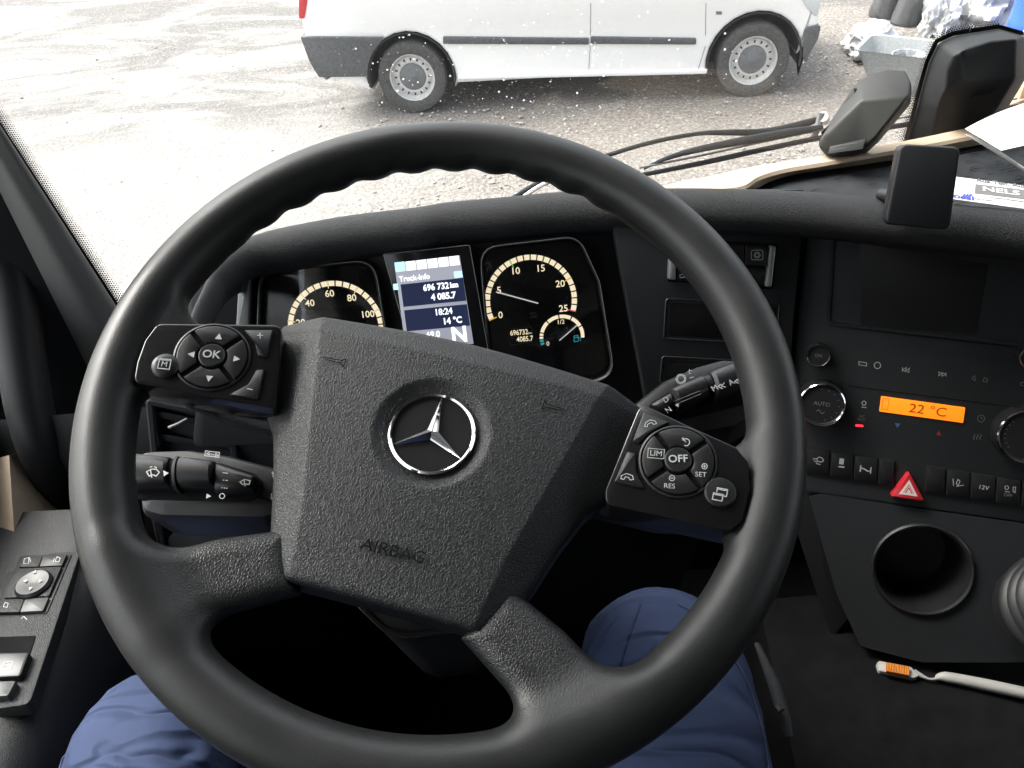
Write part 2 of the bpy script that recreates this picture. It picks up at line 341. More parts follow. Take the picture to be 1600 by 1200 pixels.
M = dict(
    pad=mat('airbag_leather', (0.014, 0.015, 0.016), 0.46, grain=('leather', 560), bump=0.52, dist=0.0004, mottle=0.1, spec=0.42),
    dashpad=mat('grained_dash', (0.014, 0.015, 0.017), 0.58, grain=('leather', 700), bump=0.7, dist=0.0005, spec=0.32),
    fascia=mat('matte_black_plastic', (0.0155, 0.0168, 0.0185), 0.60, grain=('fine', 1500), bump=0.2, dist=0.0002, mottle=0.1, spec=0.28),
    black=mat('black_plastic', (0.012, 0.0122, 0.0132), 0.45, grain=('fine', 1800), bump=0.1, dist=0.0002, spec=0.3),
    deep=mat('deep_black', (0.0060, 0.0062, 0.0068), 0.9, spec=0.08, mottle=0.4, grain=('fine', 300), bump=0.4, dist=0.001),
    gloss=mat('gloss_black', (0.008, 0.008, 0.009), 0.16, rvar=0.05),
    satin=mat('satin_black', (0.013, 0.013, 0.014), 0.36, rvar=0.05, spec=0.4),
    grey=mat('grey_plastic', (0.024, 0.024, 0.0225), 0.5, spec=0.35, grain=('fine', 1300), bump=0.25, dist=0.0002, mottle=0.08),
    midgrey=mat('door_grey', (0.020, 0.021, 0.022), 0.52, spec=0.35, grain=('leather', 650), bump=0.5, dist=0.0004, mottle=0.06),
    pillar=mat('pillar_trim', (0.17, 0.17, 0.165), 0.65, spec=0.35, grain=('leather', 800), bump=0.6, dist=0.0004),
    light_trim=mat('pale_trim', (0.16, 0.17, 0.17), 0.4),
    light_key=mat('pale_key', (0.050, 0.053, 0.051), 0.5),
    beige=mat('beige_dash', (0.47, 0.37, 0.27), 0.6, grain=('leather', 800), bump=0.4, dist=0.0003, mottle=0.05),
    mat_=mat('tray_rubber', (0.018, 0.020, 0.023), 0.6, spec=0.3, grain=('fine', 700), bump=0.4, dist=0.0003, mottle=0.15, dust=0.01),
    silver=mat('silver_paint', (0.45, 0.46, 0.47), 0.33, metal=0.8),
    chrome=mat('chrome', (0.82, 0.82, 0.82), 0.10, metal=1.0, rvar=0.05),
    print=mat('white_print', (0.40, 0.42, 0.41), 0.6),
    dimprint=mat('dim_print', (0.14, 0.145, 0.14), 0.6),
    lit=mat('lit_warm', (1.0, 0.86, 0.60), 0.5, emit=LIT * 0.98),
    litgreen=mat('lit_green', (0.15, 0.8, 0.15), 0.5, emit=LIT * 0.6),
    lityel=mat('lit_yellow', (1.0, 0.62, 0.05), 0.5, emit=LIT * 0.7),
    litred=mat('lit_red', (0.9, 0.12, 0.12), 0.5, emit=LIT * 0.6),
    litteal=mat('lit_teal', (0.05, 0.45, 0.5), 0.5, emit=LIT * 0.7),
    needle=mat('needle_lit', (0.9, 0.88, 0.85), 0.5, emit=LIT * 0.6),
    led=mat('red_led', (1.0, 0.03, 0.06), 0.4, emit=LIT * 2.2),
    scr=mat('screen_lilac', (0.35, 0.36, 0.42), 0.3, emit=LIT * 0.68),
    scrdark=mat('screen_navy', (0.022, 0.03, 0.075), 0.3, emit=LIT * 0.45),
    scrwhite=mat('screen_white', (0.93, 0.97, 1.0), 0.4, emit=LIT * 1.25),
    scrcyan=mat('screen_cyan', (0.45, 0.9, 0.95), 0.4, emit=LIT * 1.2),
    scryel=mat('screen_yellow', (0.95, 0.68, 0.15), 0.4, emit=LIT * 0.75),
    lcd=mat('orange_lcd', (1.0, 0.235, 0.010), 0.35, emit=LIT * 1.0),
    lcdtext=mat('lcd_dark', (0.30, 0.04, 0.0), 0.4, emit=LIT * 0.35),
    hazard=mat('hazard_red', (0.48, 0.02, 0.03), 0.3, coat=0.4),
    hazprint=mat('hazard_print', (0.75, 0.62, 0.58), 0.5),
    bluedim=mat('blue_print', (0.05, 0.12, 0.26), 0.5),
    reddim=mat('red_print', (0.22, 0.03, 0.03), 0.5),
    paper=mat('white_paper', (0.56, 0.56, 0.555), 0.7, mottle=0.02),
    inkgrey=mat('grey_ink', (0.12, 0.12, 0.12), 0.7), inkblue=mat('blue_ink', (0.04, 0.06, 0.32), 0.6),
    orange=mat('orange_plastic', (0.50, 0.16, 0.015), 0.6), whiteplas=mat('white_plastic', (0.36, 0.355, 0.33), 0.5),
    cloth=mat('cab_cloth', (0.13, 0.127, 0.12), 0.9, grain=('fine', 400)),
    vanwhite=mat('white_paint', (0.80, 0.80, 0.79), 0.25, coat=0.5), vangrey=mat('bumper_grey', (0.065, 0.068, 0.072), 0.55, grain=('fine', 120), bump=0.2, dist=0.002, mottle=0.2, dust=0.02),
    tyre=mat('tyre_rubber', (0.055, 0.054, 0.053), 0.85, grain=('fine', 90), bump=0.3, dist=0.003, mottle=0.25, dust=0.02),
    steel=mat('steel_rim', (0.50, 0.50, 0.49), 0.45, metal=0.3, mottle=0.15), hub=mat('hub_cap', (0.13, 0.135, 0.14), 0.5, mottle=0.2),
    liner=mat('arch_liner', (0.02, 0.022, 0.025), 0.8), tail=mat('tail_red', (0.5, 0.02, 0.03), 0.2, coat=0.5),
    lamp=mat('headlamp', (0.5, 0.52, 0.53), 0.15, coat=0.6), vglass=mat('van_glass', (0.02, 0.03, 0.035), 0.06),
    pipe=mat('pipe_black', (0.035, 0.037, 0.040), 0.38, mottle=0.2, dust=0.01), film=mat('white_film', (0.40, 0.405, 0.405), 0.4),
    tub=mat('tub_grey', (0.24, 0.255, 0.255), 0.5, mottle=0.1, dust=0.05), bucket=mat('dirty_bucket', (0.20, 0.21, 0.22), 0.6, mottle=0.7, dust=0.2),
    bluebar=mat('blue_barrel', (0.04, 0.12, 0.55), 0.4), wood=mat('pallet_wood', (0.36, 0.25, 0.17), 0.8, mottle=0.3, grain=('fine', 60), bump=0.4, dist=0.003),
    handle=mat('wood_handle', (0.33, 0.22, 0.15), 0.7, mottle=0.3), rope=mat('rope', (0.65, 0.64, 0.6), 0.8),
    wiper=mat('wiper_black', (0.005, 0.007, 0.009), 0.5, rvar=0.08, spec=0.12), frit=mat('frit_black', (0.004, 0.004, 0.004), 0.4),
)
def wheel_skin():
    m, N, L, P = nmat('wheel_leather'); P.inputs['Base Color'].default_value = (0.015, 0.016, 0.016, 1); P.inputs['Specular IOR Level'].default_value = 0.38
    tc = N.new('ShaderNodeTexCoord'); ax0 = N.new('ShaderNodeVectorMath'); ax0.operation = 'CROSS_PRODUCT'; ax0.inputs[1].default_value = (0.05606, -0.42287, 0.90445)
    L.new(tc.outputs['Object'], ax0.inputs[0]); ln = N.new('ShaderNodeVectorMath'); ln.operation = 'LENGTH'; L.new(ax0.outputs[0], ln.inputs[0])
    g = N.new('ShaderNodeMapRange'); g.interpolation_type = 'SMOOTHSTEP'; g.inputs[1].default_value = 0.198; g.inputs[2].default_value = 0.158; g.inputs[3].default_value = 0.06; g.inputs[4].default_value = 0.42
    L.new(ln.outputs['Value'], g.inputs[0])
    n1 = N.new('ShaderNodeTexNoise'); n1.inputs['Scale'].default_value = 16; n1.inputs['Detail'].default_value = 6; L.new(tc.outputs['Object'], n1.inputs['Vector'])
    ro = N.new('ShaderNodeMapRange'); ro.inputs[1].default_value = 0.3; ro.inputs[2].default_value = 0.7; ro.inputs[3].default_value = 0.32; ro.inputs[4].default_value = 0.50; L.new(n1.outputs['Fac'], ro.inputs[0]); L.new(ro.outputs[0], P.inputs['Roughness'])
    vo = N.new('ShaderNodeTexVoronoi'); vo.feature = 'DISTANCE_TO_EDGE'; vo.inputs['Scale'].default_value = 600; L.new(tc.outputs['Object'], vo.inputs['Vector'])
    mr = N.new('ShaderNodeMapRange'); mr.interpolation_type = 'SMOOTHSTEP'; mr.inputs[2].default_value = 0.32; L.new(vo.outputs['Distance'], mr.inputs[0])
    b = N.new('ShaderNodeBump'); b.inputs['Distance'].default_value = 0.0005; L.new(g.outputs[0], b.inputs['Strength']); L.new(mr.outputs[0], b.inputs['Height'])
    n2 = N.new('ShaderNodeTexNoise'); n2.inputs['Scale'].default_value = 1100; n2.inputs['Detail'].default_value = 2; L.new(tc.outputs['Object'], n2.inputs['Vector'])
    b2 = N.new('ShaderNodeBump'); b2.inputs['Strength'].default_value = 0.28; b2.inputs['Distance'].default_value = 0.0003; L.new(n2.outputs['Fac'], b2.inputs['Height']); L.new(b.outputs[0], b2.inputs['Normal']); L.new(b2.outputs[0], P.inputs['Normal'])
    return m
M['rim'] = M['spoke'] = wheel_skin()
def trousers_mat():
    m, N, L, P = nmat('work_trousers'); P.inputs['Roughness'].default_value = 0.85
    tc = N.new('ShaderNodeTexCoord'); n1 = N.new('ShaderNodeTexNoise'); n1.inputs['Scale'].default_value = 9; n1.inputs['Detail'].default_value = 6
    L.new(tc.outputs['Object'], n1.inputs['Vector']); r = N.new('ShaderNodeValToRGB')
    r.color_ramp.elements[0].position = 0.3; r.color_ramp.elements[0].color = (0.0090, 0.0185, 0.056, 1)
    r.color_ramp.elements[1].position = 0.75; r.color_ramp.elements[1].color = (0.017, 0.033, 0.088, 1)
    L.new(n1.outputs['Fac'], r.inputs[0]); L.new(r.outputs[0], P.inputs['Base Color'])
    n2 = N.new('ShaderNodeTexNoise'); n2.inputs['Scale'].default_value = 1400
    n3 = N.new('ShaderNodeTexNoise'); n3.inputs['Scale'].default_value = 13; n3.inputs['Distortion'].default_value = 0.8; n3.inputs['Detail'].default_value = 1.5
    L.new(tc.outputs['Object'], n2.inputs['Vector'])
    b1 = N.new('ShaderNodeBump'); b1.inputs['Strength'].default_value = 0.35; b1.inputs['Distance'].default_value = 0.0004; L.new(n2.outputs['Fac'], b1.inputs['Height'])
    mpv = N.new('ShaderNodeMapping'); mpv.inputs['Scale'].default_value = (0.55, 1.5, 1.0); mpv.inputs['Rotation'].default_value = (0, 0, 0.5); L.new(tc.outputs['Object'], mpv.inputs[0]); L.new(mpv.outputs[0], n3.inputs['Vector'])
    rd = N.new('ShaderNodeMath'); rd.operation = 'SUBTRACT'; rd.inputs[1].default_value = 0.5; L.new(n3.outputs['Fac'], rd.inputs[0]); ab = N.new('ShaderNodeMath'); ab.operation = 'ABSOLUTE'; L.new(rd.outputs[0], ab.inputs[0])
    cm = N.new('ShaderNodeMapRange'); cm.inputs[1].default_value = 0.0; cm.inputs[2].default_value = 0.12; cm.interpolation_type = 'SMOOTHSTEP'; L.new(ab.outputs[0], cm.inputs[0])
    b2 = N.new('ShaderNodeBump'); b2.inputs['Strength'].default_value = 0.7; b2.inputs['Distance'].default_value = 0.008; L.new(cm.outputs[0], b2.inputs['Height'])
    L.new(b1.outputs[0], b2.inputs['Normal']); L.new(b2.outputs[0], P.inputs['Normal']); return m
M['trousers'] = trousers_mat()
def glass_mat(name, dust, specks, tint=(0.96, 0.98, 0.97), refl=1.0):
    m, N, L, P = nmat(name); N.remove(P); out = N['Material Output']
    tr = N.new('ShaderNodeBsdfTransparent'); tr.inputs[0].default_value = (*tint, 1)
    gl = N.new('ShaderNodeBsdfGlossy'); gl.inputs['Roughness'].default_value = 0.02
    fr = N.new('ShaderNodeFresnel'); fr.inputs[0].default_value = 1.45
    k = N.new('ShaderNodeMath'); k.operation = 'MULTIPLY'; k.inputs[1].default_value = refl; L.new(fr.outputs[0], k.inputs[0])
    mx = N.new('ShaderNodeMixShader'); L.new(k.outputs[0], mx.inputs[0]); L.new(tr.outputs[0], mx.inputs[1]); L.new(gl.outputs[0], mx.inputs[2])
    last = mx
    if dust:
        df = N.new('ShaderNodeBsdfTranslucent'); df.inputs[0].default_value = (0.8, 0.8, 0.8, 1)
        d2 = N.new('ShaderNodeBsdfDiffuse'); d2.inputs[0].default_value = (0.8, 0.8, 0.8, 1)
        ma = N.new('ShaderNodeMixShader'); ma.inputs[0].default_value = 0.5; L.new(df.outputs[0], ma.inputs[1]); L.new(d2.outputs[0], ma.inputs[2])
        tc = N.new('ShaderNodeTexCoord'); nz = N.new('ShaderNodeTexNoise'); nz.inputs['Scale'].default_value = 6; nz.inputs['Detail'].default_value = 5
        L.new(tc.outputs['Object'], nz.inputs['Vector']); mr = N.new('ShaderNodeMapRange'); mr.inputs[3].default_value = dust * 0.5; mr.inputs[4].default_value = dust * 1.5
        L.new(nz.outputs['Fac'], mr.inputs[0]); fac = mr.outputs[0]
        mb = N.new('ShaderNodeMixShader'); L.new(fac, mb.inputs[0]); L.new(last.outputs[0], mb.inputs[1]); L.new(ma.outputs[0], mb.inputs[2]); last = mb
    L.new(last.outputs[0], out.inputs['Surface']); return m
def speck_mat():
    m, N, L, P = nmat('dried_speck'); N.remove(P); a = N.new('ShaderNodeBsdfTranslucent'); b = N.new('ShaderNodeBsdfTransparent'); mx = N.new('ShaderNodeMixShader'); mx.inputs[0].default_value = 0.42
    a.inputs[0].default_value = (0.95, 0.95, 0.95, 1); L.new(b.outputs[0], mx.inputs[1]); L.new(a.outputs[0], mx.inputs[2]); L.new(mx.outputs[0], N['Material Output'].inputs['Surface']); return m
M['speck'] = speck_mat()
M['screen_glass'] = glass_mat('windscreen_glass', 0.012, 0)
M['lens'] = glass_mat('gauge_lens', 0.003, 0, (0.97, 0.97, 0.97), 0.8)
M['side_glass'] = glass_mat('side_glass', 0.004, 0)

def ground_mat():
    m, N, L, P = nmat('gravel_yard'); P.inputs['Roughness'].default_value = 0.9
    tc = N.new('ShaderNodeTexCoord'); sx = N.new('ShaderNodeSeparateXYZ'); L.new(tc.outputs['Object'], sx.inputs[0])
    def noi(scale, det=6, rough=0.6, dist=0.0, vec=None):
        n = N.new('ShaderNodeTexNoise'); n.inputs['Scale'].default_value = scale; n.inputs['Detail'].default_value = det; n.inputs['Roughness'].default_value = rough; n.inputs['Distortion'].default_value = dist
        L.new(vec or tc.outputs['Object'], n.inputs['Vector']); return n
    def math_(op, a, b):
        q = N.new('ShaderNodeMath'); q.operation = op
        for i, v in enumerate((a, b)):
            if isinstance(v, (int, float)): q.inputs[i].default_value = v
            else: L.new(v, q.inputs[i])
        return q.outputs[0]
    def ramp(f, *stops):
        r = N.new('ShaderNodeValToRGB'); e = r.color_ramp.elements
        while len(e) < len(stops): e.new(0.5)
        for q, (p, c) in zip(e, stops): q.position = p; q.color = (*c, 1)
        L.new(f, r.inputs[0]); return r.outputs[0]
    def mix(f, a, b, mode='MIX'):
        q = N.new('ShaderNodeMix'); q.data_type = 'RGBA'; q.blend_type = mode
        if isinstance(f, (int, float)): q.inputs[0].default_value = f
        else: L.new(f, q.inputs[0])
        L.new(a, q.inputs[6]); L.new(b, q.inputs[7]); return q.outputs[2]
    fine = noi(38, 8, 0.75); mid = noi(3.2, 6, 0.6)
    pale = ramp(fine.outputs['Fac'], (0.30, (0.085, 0.080, 0.073)), (0.43, (0.205, 0.197, 0.183)), (0.7, (0.32, 0.31, 0.292)))
    darker = ramp(fine.outputs['Fac'], (0.30, (0.055, 0.049, 0.043)), (0.5, (0.185, 0.166, 0.147)), (0.72, (0.42, 0.39, 0.355)))
    # paler ground on the left of the yard, darker brown gravel on the right, dark wheel tracks far left
    wob = math_('MULTIPLY', math_('SUBTRACT', mid.outputs['Fac'], 0.5), 2.6)
    edge = math_('ADD', math_('ADD', sx.outputs[0], wob), math_('MULTIPLY', sx.outputs[1], 0.05))
    mr = N.new('ShaderNodeMapRange'); mr.interpolation_type = 'SMOOTHSTEP'; mr.inputs[1].default_value = -1.5; mr.inputs[2].default_value = 0.7
    L.new(edge, mr.inputs[0])
    mp = N.new('ShaderNodeMapping'); mp.inputs['Rotation'].default_value = (0, 0, R(-24)); mp.inputs['Scale'].default_value = (0.42, 0.95, 1); L.new(tc.outputs['Object'], mp.inputs[0])
    streak = noi(1.15, 9, 0.72, 0.9, mp.outputs[0])
    far = N.new('ShaderNodeMapRange'); far.interpolation_type = 'SMOOTHSTEP'; far.inputs[1].default_value = 6.8; far.inputs[2].default_value = 8.2; L.new(sx.outputs[1], far.inputs[0])
    st = N.new('ShaderNodeMapRange'); st.interpolation_type = 'SMOOTHSTEP'; st.inputs[1].default_value = 0.41; st.inputs[2].default_value = 0.58; L.new(streak.outputs['Fac'], st.inputs[0])
    track = math_('MULTIPLY', math_('MULTIPLY', st.outputs[0], far.outputs[0]), 0.95)
    c = mix(mr.outputs[0], pale, darker)
    c = mix(track, c, ramp(fine.outputs['Fac'], (0.36, (0.060, 0.056, 0.053)), (0.66, (0.19, 0.18, 0.172))))
    # pale stones lying in it
    vo = N.new('ShaderNodeTexVoronoi'); vo.inputs['Scale'].default_value = 21; L.new(tc.outputs['Object'], vo.inputs['Vector'])
    near = N.new('ShaderNodeMapRange'); near.inputs[1].default_value = 0.30; near.inputs[2].default_value = 0.22; L.new(vo.outputs['Distance'], near.inputs[0])
    sv = N.new('ShaderNodeSeparateColor'); L.new(vo.outputs['Color'], sv.inputs[0])
    pick = N.new('ShaderNodeMapRange'); pick.inputs[1].default_value = 0.62; pick.inputs[2].default_value = 0.66; L.new(sv.outputs[0], pick.inputs[0])
    stone = ramp(sv.outputs[1], (0.0, (0.16, 0.14, 0.13)), (1.0, (0.50, 0.47, 0.43)))
    c = mix(math_('MULTIPLY', math_('MULTIPLY', near.outputs[0], pick.outputs[0]), 0.7), c, stone)
    L.new(c, P.inputs['Base Color'])
    bp = N.new('ShaderNodeBump'); bp.inputs['Strength'].default_value = 0.9; bp.inputs['Distance'].default_value = 0.02
    L.new(math_('ADD', fine.outputs['Fac'], math_('MULTIPLY', near.outputs[0], 0.5)), bp.inputs['Height']); L.new(bp.outputs[0], P.inputs['Normal'])
    return m
M['ground'] = ground_mat()
M['stone'] = mat('loose_stone', (0.26, 0.245, 0.225), 0.85, mottle=0.7)

# ------------------------------------------------------------------ the yard outside
def build_ground():
    n = 90; xs = np.concatenate([[-600, -120, -40], np.linspace(-14, 14, n), [40, 120, 600]]); ys = np.concatenate([[-600, -100, -20], np.linspace(2, 22, n), [50, 150, 600]])
    vs, fs = [], []
    for y in ys:
        for x in xs:
            z = GROUND
            if abs(x) < 13.9 and 2.1 < y < 21.9: z += 0.03 * (noise.noise(Vector((x * 0.6, y * 0.6, 0))) + 0.4 * noise.noise(Vector((x * 2.3, y * 2.3, 3))))
            vs.append((x, y, z))
    nx = len(xs)
    for j in range(len(ys) - 1):
        for i in range(nx - 1): a = j * nx + i; fs.append((a, a + 1, a + nx + 1, a + nx))
    mk('ground', vs, fs, M['ground'], smooth=True, kind='structure', label='paler and darker brown gravel of the yard')
build_ground()
def build_stones():
    t = (1 + 5 ** 0.5) / 2
    ico = np.array([(-1, t, 0), (1, t, 0), (-1, -t, 0), (1, -t, 0), (0, -1, t), (0, 1, t), (0, -1, -t), (0, 1, -t), (t, 0, -1), (t, 0, 1), (-t, 0, -1), (-t, 0, 1)]) / 1.9
    fc = [(0, 11, 5), (0, 5, 1), (0, 1, 7), (0, 7, 10), (0, 10, 11), (1, 5, 9), (5, 11, 4), (11, 10, 2), (10, 7, 6), (7, 1, 8), (3, 9, 4), (3, 4, 2), (3, 2, 6), (3, 6, 8), (3, 8, 9), (4, 9, 5), (2, 4, 11), (6, 2, 10), (8, 6, 7), (9, 8, 1)]
    rg = np.random.default_rng(3); vs, fs = [], []; k = 0
    for i in range(12000):
        y = rg.uniform(4.6, 11.5); x = rg.uniform(-7.0, 7.5)
        if x < -1.2 and rg.random() < 0.93: continue
        s = 0.006 + 0.017 * rg.random() ** 3.5
        q = ico * (s * (0.7 + 0.6 * rg.random(3))) * (0.8 + 0.4 * rg.random((12, 1))); a = rg.uniform(0, 6.28)
        q[:, 2] *= 0.6; ca, sa = math.cos(a), math.sin(a)
        q = np.stack([q[:, 0] * ca - q[:, 1] * sa, q[:, 0] * sa + q[:, 1] * ca, q[:, 2]], 1) + (x, y, GROUND + s * 0.15)
        vs.append(q); fs += [(a_ + k, b + k, c + k) for a_, b, c in fc]; k += 12
    mk('gravel', np.concatenate(vs), fs, M['stone'], kind='stuff', label='loose pale gravel scattered over the yard')
build_stones()

# the white van parked across the front of the truck (plane of its near side)
va = R(-6.0); VAN = Pl((-0.70, 7.535, GROUND), (math.sin(va), -math.cos(va), 0), (math.cos(va), math.sin(va), 0))
def build_van():
    t = thing('white_van', 'white panel van with grey bumpers and steel wheels parked across the gravel yard', 'van', VAN.w(1.6, 0, -0.9))
    P = lambda *a: [VAN.uv(x, y) for x, y in a]
    rw, fw = VAN.uv(644, 122.5), VAN.uv(1177, 96)
    ra, fa = 0.415, 0.425
    def arch(c, r_, a0, a1, n=14): return [(c[0] + r_ * math.cos(R(a0 + (a1 - a0) * i / n)), c[1] + r_ * math.sin(R(a0 + (a1 - a0) * i / n))) for i in range(n + 1)]
    sill = VAN.uv(900, 121)[1]; rear = VAN.uv(472, 40)[0]; bz = VAN.uv(490, 113)[1]
    front = VAN.uv(1280, 30)[0]
    out = [(rear + 0.06, bz)] + [p for p in arch(rw, ra, 195, -15)] + [(rw[0] + ra + 0.02, sill), (fw[0] - fa - 0.02, sill)] + arch(fw, fa, 190, -8) \
        + [(front - 0.12, fw[1] + 0.03), (front - 0.02, fw[1] + 0.16), (front, 0.62), (front - 0.03, 0.86), (front - 0.22, 1.06), (front - 0.75, 1.16), (front - 1.5, 1.80), (front - 1.9, 1.90), (rear + 0.1, 1.90), (rear + 0.02, 1.80), (rear, 1.0), (rear, 0.70)]
    v, f = prism(VAN, out, -1.86, 0.0, 0.035); mk('body', v, f, M['vanwhite'], t, smooth='auto')
    for nm, c, r_ in (('wheel_arch', rw, ra), ('wheel_arch', fw, fa)):
        q = arch(c, r_ + 0.004, 190, -8, 20); q2 = arch(c, r_ - 0.012, 190, -8, 20)
        vs = []; fs = []
        for (u, w_), (u2, w2) in zip(q, q2): vs += [VAN.w(u, w_, 0.012), VAN.w(u2, w2, 0.006), VAN.w(u2, w2, -0.42)]
        for i in range(len(q) - 1):
            for j in (0, 1): a = i * 3 + j; fs.append((a, a + 3, a + 4, a + 1))
        n0 = len(vs); cen = len(vs); vs += [VAN.w(u2, w2, -0.40) for (u2, w2) in q2]; fs.append(tuple(range(n0, n0 + len(q2))))
        mk(nm, vs, fs, M['liner'], t, smooth='auto')
    # bumpers and strips
    q = [(rear - 0.03, VAN.uv(475, 56)[1]), VAN.uv(600, 57)] + arch(rw, ra + 0.005, 128, 188, 8) + [(rw[0] - ra - 0.02, VAN.uv(570, 118)[1]), VAN.uv(500, 119), (rear + 0.03, VAN.uv(488, 108)[1]), (rear, VAN.uv(483, 92)[1])]
    plate('rear_bumper', VAN, None, -1.9, 0.035, M['vangrey'], t, uv=q, b=0.004)
    ft = VAN.uv(1260, 42)[1]
    q = [(fw[0] + fa * 0.93 + 0.02, ft), (front + 0.02, ft + 0.02), (front + 0.015, ft - 0.10), (front - 0.05, fw[1] + 0.02), (fw[0] + fa + 0.06, fw[1] - 0.03), (fw[0] + fa + 0.012, fw[1] + 0.02)]
    plate('front_bumper', VAN, None, -1.9, 0.03, M['vangrey'], t, uv=rnd(q, 0.03, 3), b=0.005)
    for a, b in ((692, 920), (923, 1088)):
        plate('side_moulding', VAN, [(a, 57.5), (b, 60), (b, 70), (a, 69)], -0.01, 0.022, M['vangrey'], t, r=0.012, b=0.008)
    for xs in ((923, 5, 920, 108), (1103, 5, 1090, 112)):
        x0, y0, x1, y1 = xs; strokes('door_gap', VAN, [[(x0, y0), (x0 - 0.5, 55)], [(x0 - 0.7, 72), (x1, y1)]], 0.005, M['hub'], t, 0.0035)
    plate('sill', VAN, [(716, 118), (1106, 108), (1104, 116), (716, 125)], -0.04, 0.016, M['vanwhite'], t, b=0.012)
    plate('side_repeater', VAN, [(1119, 18), (1128, 18), (1128, 23), (1119, 23)], 0, 0.01, M['hub'], t, b=0.004)
    zt = [(rear - 0.012, 0.92), (rear + 0.10, 0.92), (rear + 0.13, 1.5), (rear - 0.012, 1.5)]
    zt = [VAN.uv(467, 30), VAN.uv(476, 28), VAN.uv(482, -8), VAN.uv(484, -60), VAN.uv(467, -60)]
    plate('tail_light', VAN, None, -0.12, 0.012, M['tail'], t, uv=rnd(zt, 0.02, 3), b=0.008)
    plate('headlight', VAN, [(1252, -22), (1276, -14), (1283, 6), (1277, 28), (1262, 14), (1252, -4)], -0.25, 0.014, M['lamp'], t, r=0.02, b=0.01)
    # glazing and the far side of the cab, above the photograph's upper edge
    plate('cab_window', VAN, None, -0.01, 0.006, M['vglass'], t, uv=rnd([(front - 1.95, 1.12), (front - 1.0, 1.12), (front - 1.48, 1.68), (front - 1.95, 1.70)], 0.05), b=0.004)
    tow = VAN.w(rear - 0.02, VAN.uv(476, 80)[1], -0.2)
    tube('exhaust', [VAN.w(rear + 0.22, bz - 0.02, -0.15), VAN.w(rear + 0.10, bz - 0.05, -0.02)], 0.035, M['hub'], t)
    # axle line, underbody
    box_l = [(rear + 0.2, bz), (front - 0.3, bz), (front - 0.3, bz + 0.12), (rear + 0.2, bz + 0.12)]
    plate('underbody', VAN, None, -1.75, -0.42, M['liner'], t, uv=[(rear + 0.2, sill - 0.06), (front - 0.35, sill - 0.06), (front - 0.35, sill + 0.1), (rear + 0.2, sill + 0.1)], b=0)
    proto = None
    for c in (rw, fw):
        for side in (0, 1):
            h = 0.0 if side == 0 else -1.62; pl = VAN if side == 0 else Pl(VAN.c, -VAN.n, VAN.ex)
            cc = (c[0], 0.335 if side else c[1]); 
            if side: h = 1.86
            wob = None
            tyre = lathe('tyre', pl, (cc[0], cc[1]), [(0.215, h - 0.21), (0.30, h - 0.215), (0.328, h - 0.195), (0.334, h - 0.12), (0.331, h - 0.03), (0.318, h - 0.006), (0.285, h + 0.0), (0.245, h - 0.004), (0.218, h - 0.012), (0.213, h - 0.03)], M['tyre'], t, n=56, cap=False)
            rim = lathe('wheel_rim', pl, cc, [(0.219, h - 0.014), (0.216, h - 0.008), (0.205, h - 0.012), (0.198, h - 0.035), (0.185, h - 0.055), (0.165, h - 0.052), (0.140, h - 0.044), (0.128, h - 0.048), (0.125, h - 0.05)], M['steel'], tyre, n=48, cap=False)
            cap = lathe('hub_cap', pl, cc, [(0.128, h - 0.052), (0.122, h - 0.042), (0.085, h - 0.034), (0.05, h - 0.030), (0.035, h - 0.024), (0.0, h - 0.022)], M['hub'], tyre, n=32)
            if side == 0:
                vs, fs = [], []
                for k in range(16):
                    a = 2 * math.pi * k / 16; n0 = len(vs)
                    for (dr, da) in ((0.150, -0.045), (0.150, 0.045), (0.174, 0.045), (0.174, -0.045)):
                        vs.append(pl.w(cc[0] + dr * math.cos(a + da), cc[1] + dr * math.sin(a + da), h - 0.0455))
                    fs.append((n0, n0 + 1, n0 + 2, n0 + 3))
                mk('rim_slots', vs, fs, M['liner'], tyre, kind='stuff')
build_van()

def sheet_bag(name, px, rx, ry, rz, seed, label, cat, m, rough=0.35, z0=0.0, group=None):
    bm = bmesh.new(); bmesh.ops.create_icosphere(bm, subdivisions=5, radius=1.0)
    for v in bm.verts:
        p = v.co.copy(); q = Vector((p.x * 1.6 + seed, p.y * 1.6, p.z * 1.6 + seed * 2))
        r_ = 1 + rough * (noise.noise(q) * 1.2 + 0.9 * (0.35 - abs(noise.noise(q * 1.7))) + 0.35 * (0.3 - abs(noise.noise(q * 3.4))))
        p *= r_; p.z = max(p.z, -0.42); v.co = Vector((p.x * rx, p.y * ry, (p.z + 0.42) * rz))
    me = bpy.data.meshes.new(name); bm.to_mesh(me); bm.free(); me.polygons.foreach_set('use_smooth', [True] * len(me.polygons)); me.set_sharp_from_angle(angle=R(28))
    o = bpy.data.objects.new(name, me); COL.objects.link(o); me.materials.append(m); g = ax(px[0], px[1], z=GROUND); o.location = (g[0], g[1], GROUND + z0); o.rotation_euler = (0, 0, seed)
    return tag(o, label, cat, group)
